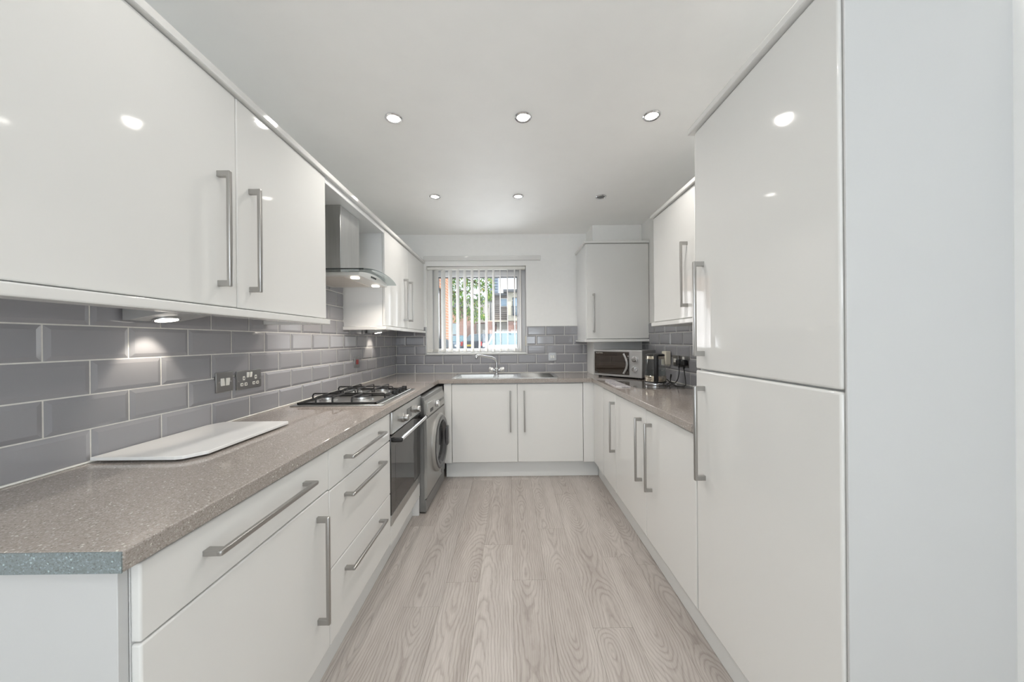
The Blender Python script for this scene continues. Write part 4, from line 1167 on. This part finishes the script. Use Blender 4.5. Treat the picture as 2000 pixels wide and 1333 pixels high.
for k in range(9):
    x0_, z0_ = P(999 + k * 2.3, 618, 35.9)
    rl.box(x0_ - 0.02, x0_ + 0.02, 35.9, 35.94, z0_, z0_ + 1.0)
O('balcony_rail', rl, DARKM, hs)
O('drainpipe', slab(957.5, 579, 959.5, 628, 36.8, 0.12), DARKM, hs)
O('fascia', slab(945, 627.5, 992, 630, 36.5, 0.4), REND, hs)
for a, b in ((992.5, 1003.5), (1008, 1020), (953, 961)):
    O('pier', slab(a, 629.5, b, 652, 36.4, 0.6, True), REDBR, hs)
O('rear_wall', MB().box(-3.2, 1.6, 42.6, 43, GZ, 3.3), REDBR, hs)
fn = thing('garden_fence', (-0.5, 36.8, GZ), 'pale timber fence panel between the brick piers under the timber clad house', 'fence')
xa, za = P(970.5, 655, 36.8); xb, zb = P(991, 630.5, 36.8)
nb_ = 12
fbm = MB().box(0, (xb - xa) / nb_ - 0.02, 0, 0.03, GZ, zb, 0.004, 1).mesh('board', FENCE)
for k in range(nb_): put('board', fbm, fn, (xa + (xb - xa) * k / nb_, 36.8 + (0.02 if k % 2 else 0), 0))
fn2 = thing('garden_fence', (-3.3, 39, GZ), 'pale timber gate beside the brick pier behind the dark hatchback', 'fence')
xa, za = P(931, 655, 39); xb, zb = P(949, 634, 39)
fbm = MB().box(0, (xb - xa) / 9 - 0.02, 0, 0.03, GZ, zb, 0.004, 1).mesh('board', FENCE)
for k in range(9): put('board', fbm, fn2, (xa + (xb - xa) * k / 9, 39 + (0.02 if k % 2 else 0), 0))
pw = thing('pale_house', (-4.0, 46, GZ), 'plain pale rendered house behind the tree', 'house')
O('wall', slab(905, 588, 958.5, 632, 45, 6), PALE, pw)
O('lower_wall', slab(905, 632, 958, 660, 45.3, 5, True), REDBR, pw)
O('roof', slab(903, 586, 960, 588.5, 44.8, 6.4), SLATE, pw)
bhs = thing('brick_house', (-5.6, 41, GZ), 'orange and red brick house behind the parked cars', 'house')
O('wall', slab(872, 600, 897, 632, 40, 4), ORANGE, bhs)
O('side_wall', slab(897, 604, 912, 632, 40.2, 3.5), REDBR, bhs)
O('lower_wall', slab(872, 632, 930, 660, 40.1, 3.8, True), REDBR, bhs)
O('garage_door', slab(881, 633.5, 895.5, 655, 40.0, 0.2), mat('garage_blue', (0.42, 0.52, 0.56), 0.6), bhs)
xa, za = P(870, 602, 40); xb, zb = P(914, 602, 40)
O('roof', MB().prism([(xa, 39.6, zb), (xb, 39.6, zb), ((xa + xb) / 2, 39.6, zb + 1.4)], (0, 4.6, 0)), SLATE, bhs)
tw = thing('tower_block', (-2.6, 62, GZ), 'blue grey tower block rising behind the timber clad house', 'building')
xa, za = P(958, 640, 60); xb, zb = P(972, 530, 60)
O('wall', MB().box(xa, xb, 60.1, 64, GZ, zb + 2), mat('tower_cladding', (0.26, 0.32, 0.42), 0.5), tw)
slm = MB().box(xa, xb, 60, 60.1, 0, 0.28).mesh('slat', mat('tower_slat', (0.34, 0.40, 0.50), 0.5))
for k in range(16): put('slat', slm, tw, (0, 0, 6.5 + k * 0.5))

# cars
def car(name, loc, rz, paint, glassm, label, L=4.0, W=1.72, Hh=1.48, plate=None, lights_front=True):
    c = thing(name, loc, label, 'car', rz=rz)
    x = W / 2
    prof = [(0.0, 0.30), (0.02, 0.62), (0.10, 0.82), (0.95, 0.98), (1.02, 0.99), (3.75, 1.02), (3.95, 0.98), (4.0, 0.60), (3.96, 0.30), (3.4, 0.22), (0.5, 0.22)]
    prof = [(p[0] * L / 4.0, p[1] * Hh / 1.48) for p in prof]
    mb = MB(); t = mb.bm
    rows_ = []
    for u, s in ((-1, 0.90), (-0.93, 0.985), (-0.7, 1.0), (0.7, 1.0), (0.93, 0.985), (1, 0.90)):
        rows_.append([t.verts.new((u * x, (y - L / 2) * (1 if abs(u) < .8 else s) , 0.22 + (z - 0.22) * (1 if abs(u) < .95 else 0.94))) for y, z in prof])
    for A, B in zip(rows_, rows_[1:]):
        for k in range(len(A)): t.faces.new((A[k], A[(k + 1) % len(A)], B[(k + 1) % len(A)], B[k]))
    t.faces.new(rows_[0]); t.faces.new(list(reversed(rows_[-1])))
    O('body', mb, paint, c, local=True, smooth=40)
    k = L / 4.0
    ya, yb, yc, yd = (0.98 * k - L / 2), (1.75 * k - L / 2), (3.25 * k - L / 2), (3.85 * k - L / 2)
    zb_, zr = 0.985 * Hh / 1.48, Hh
    xb_, xr = x * 0.93, x * 0.72
    # cabin : painted roof and pillars, glass as separate panels just proud of it
    cb = MB(); t = cb.bm
    lo_ = [(-xb_, ya, zb_), (xb_, ya, zb_), (xb_, yd, zb_), (-xb_, yd, zb_)]
    hi_ = [(-xr, yb, zr - 0.05), (xr, yb, zr - 0.05), (xr, yc, zr - 0.04), (-xr, yc, zr - 0.04)]
    tp_ = [(-xr * 0.86, yb + 0.12, zr), (xr * 0.86, yb + 0.12, zr), (xr * 0.86, yc - 0.1, zr), (-xr * 0.86, yc - 0.1, zr)]
    R_ = [[t.verts.new(p) for p in q] for q in (lo_, hi_, tp_)]
    for A, B in zip(R_, R_[1:]):
        for i in range(4): t.faces.new((A[i], A[(i + 1) % 4], B[(i + 1) % 4], B[i]))
    t.faces.new(R_[0]); t.faces.new(R_[2])
    O('cabin', cb, paint, c, local=True, smooth=50)
    def panel(name_, q, m_, ins=0.07, th=0.012):
        q = [Vector(p) for p in q]
        ctr = sum(q, Vector()) / 4
        nrm = (q[1] - q[0]).cross(q[3] - q[0]).normalized()
        if nrm.dot(ctr - Vector((0, 0, 0.9))) < 0: nrm = -nrm
        qq = [p + (ctr - p) * ins for p in q]
        return O(name_, MB().prism([p - nrm * 0.004 for p in qq], nrm * th), m_, c, local=True)
    panel('windscreen', [lo_[0], lo_[1], hi_[1], hi_[0]], glassm, 0.09)
    panel('rear_window', [lo_[2], lo_[3], hi_[3], hi_[2]], glassm, 0.14)
    for a, b, e, f in ((lo_[1], lo_[2], hi_[2], hi_[1]), (lo_[3], lo_[0], hi_[0], hi_[3])):
        panel('side_window', [a, b, e, f], glassm, 0.12)
    whl = MB().cyl((-0.10, 0, 0), (0.10, 0, 0), 0.31, n=24, bev=0.03).mesh('wheel', mat('tyre', (0.02, 0.02, 0.02), 0.8))
    hub = MB().cyl((-0.105, 0, 0), (0.105, 0, 0), 0.19, n=18, bev=0.01).mesh('hub', mat('alloy', (0.5, 0.5, 0.5), 0.3, 0.8))
    for sx in (-1, 1):
        for yw in (0.72 * k - L / 2, 3.28 * k - L / 2):
            o = bpy.data.objects.new('wheel', whl); COL.objects.link(o); o.parent = c; o.location = (sx * (x - 0.08), yw, 0.31)
            h2 = bpy.data.objects.new('hub', hub); COL.objects.link(h2); h2.parent = o
        O('mirror', MB().box(sx * (x + 0.02) - 0.09, sx * (x + 0.02) + 0.09, ya + 0.28, ya + 0.40, 0.94, 1.08, 0.03, 2), paint, c, local=True)
        O('tail_light', MB().box(sx * (x - 0.13) - 0.09, sx * (x - 0.13) + 0.09, L / 2 - 0.14, L / 2 - 0.005, 0.72, 1.0, 0.03, 2), mat('tail_red', (0.55, 0.03, 0.03), 0.2), c, local=True)
        O('headlight', MB().box(sx * (x - 0.26) - 0.17, sx * (x - 0.26) + 0.17, -L / 2 - 0.005, -L / 2 + 0.3, 0.60, 0.78, 0.04, 2), mat('headlamp', (0.7, 0.72, 0.75), 0.1), c, local=True)
    if plate:
        O('number_plate', MB().box(-0.26, 0.26, L / 2 - 0.02, L / 2 + 0.02, 0.70, 0.82, 0.004, 1), mat('yellow_plate', (0.75, 0.55, 0.05), 0.4), c, local=True)
    O('grille', MB().box(-0.35, 0.35, -L / 2 - 0.012, -L / 2 + 0.05, 0.38, 0.52, 0.01, 1), BLACK, c, local=True)
    return c
SKYGL = mat('car_glass', (0.10, 0.20, 0.25), 0.03, IOR=1.5)
DKGL = mat('dark_car_glass', (0.05, 0.09, 0.12), 0.03, IOR=1.8)
car('car', (0.02, 12.6, GZ - 0.12), 0.0, mat('white_car_paint', (0.80, 0.82, 0.84), 0.12), SKYGL, 'white car parked facing the window with trees mirrored in its windscreen', 4.1, 1.78, 1.50)
car('car', (-1.45, 22.6, GZ), PI - 0.55, mat('navy_car_paint', (0.025, 0.035, 0.06), 0.12), DKGL, 'dark hatchback seen from behind with yellow number plate and red lamps', 3.9, 1.7, 1.5, plate=True)
car('car', (-4.3, 26.5, GZ), 0.5, mat('blue_car_paint', (0.06, 0.11, 0.17), 0.12), SKYGL, 'dark blue car parked behind the brick wing corner', 4.1, 1.7, 1.5)
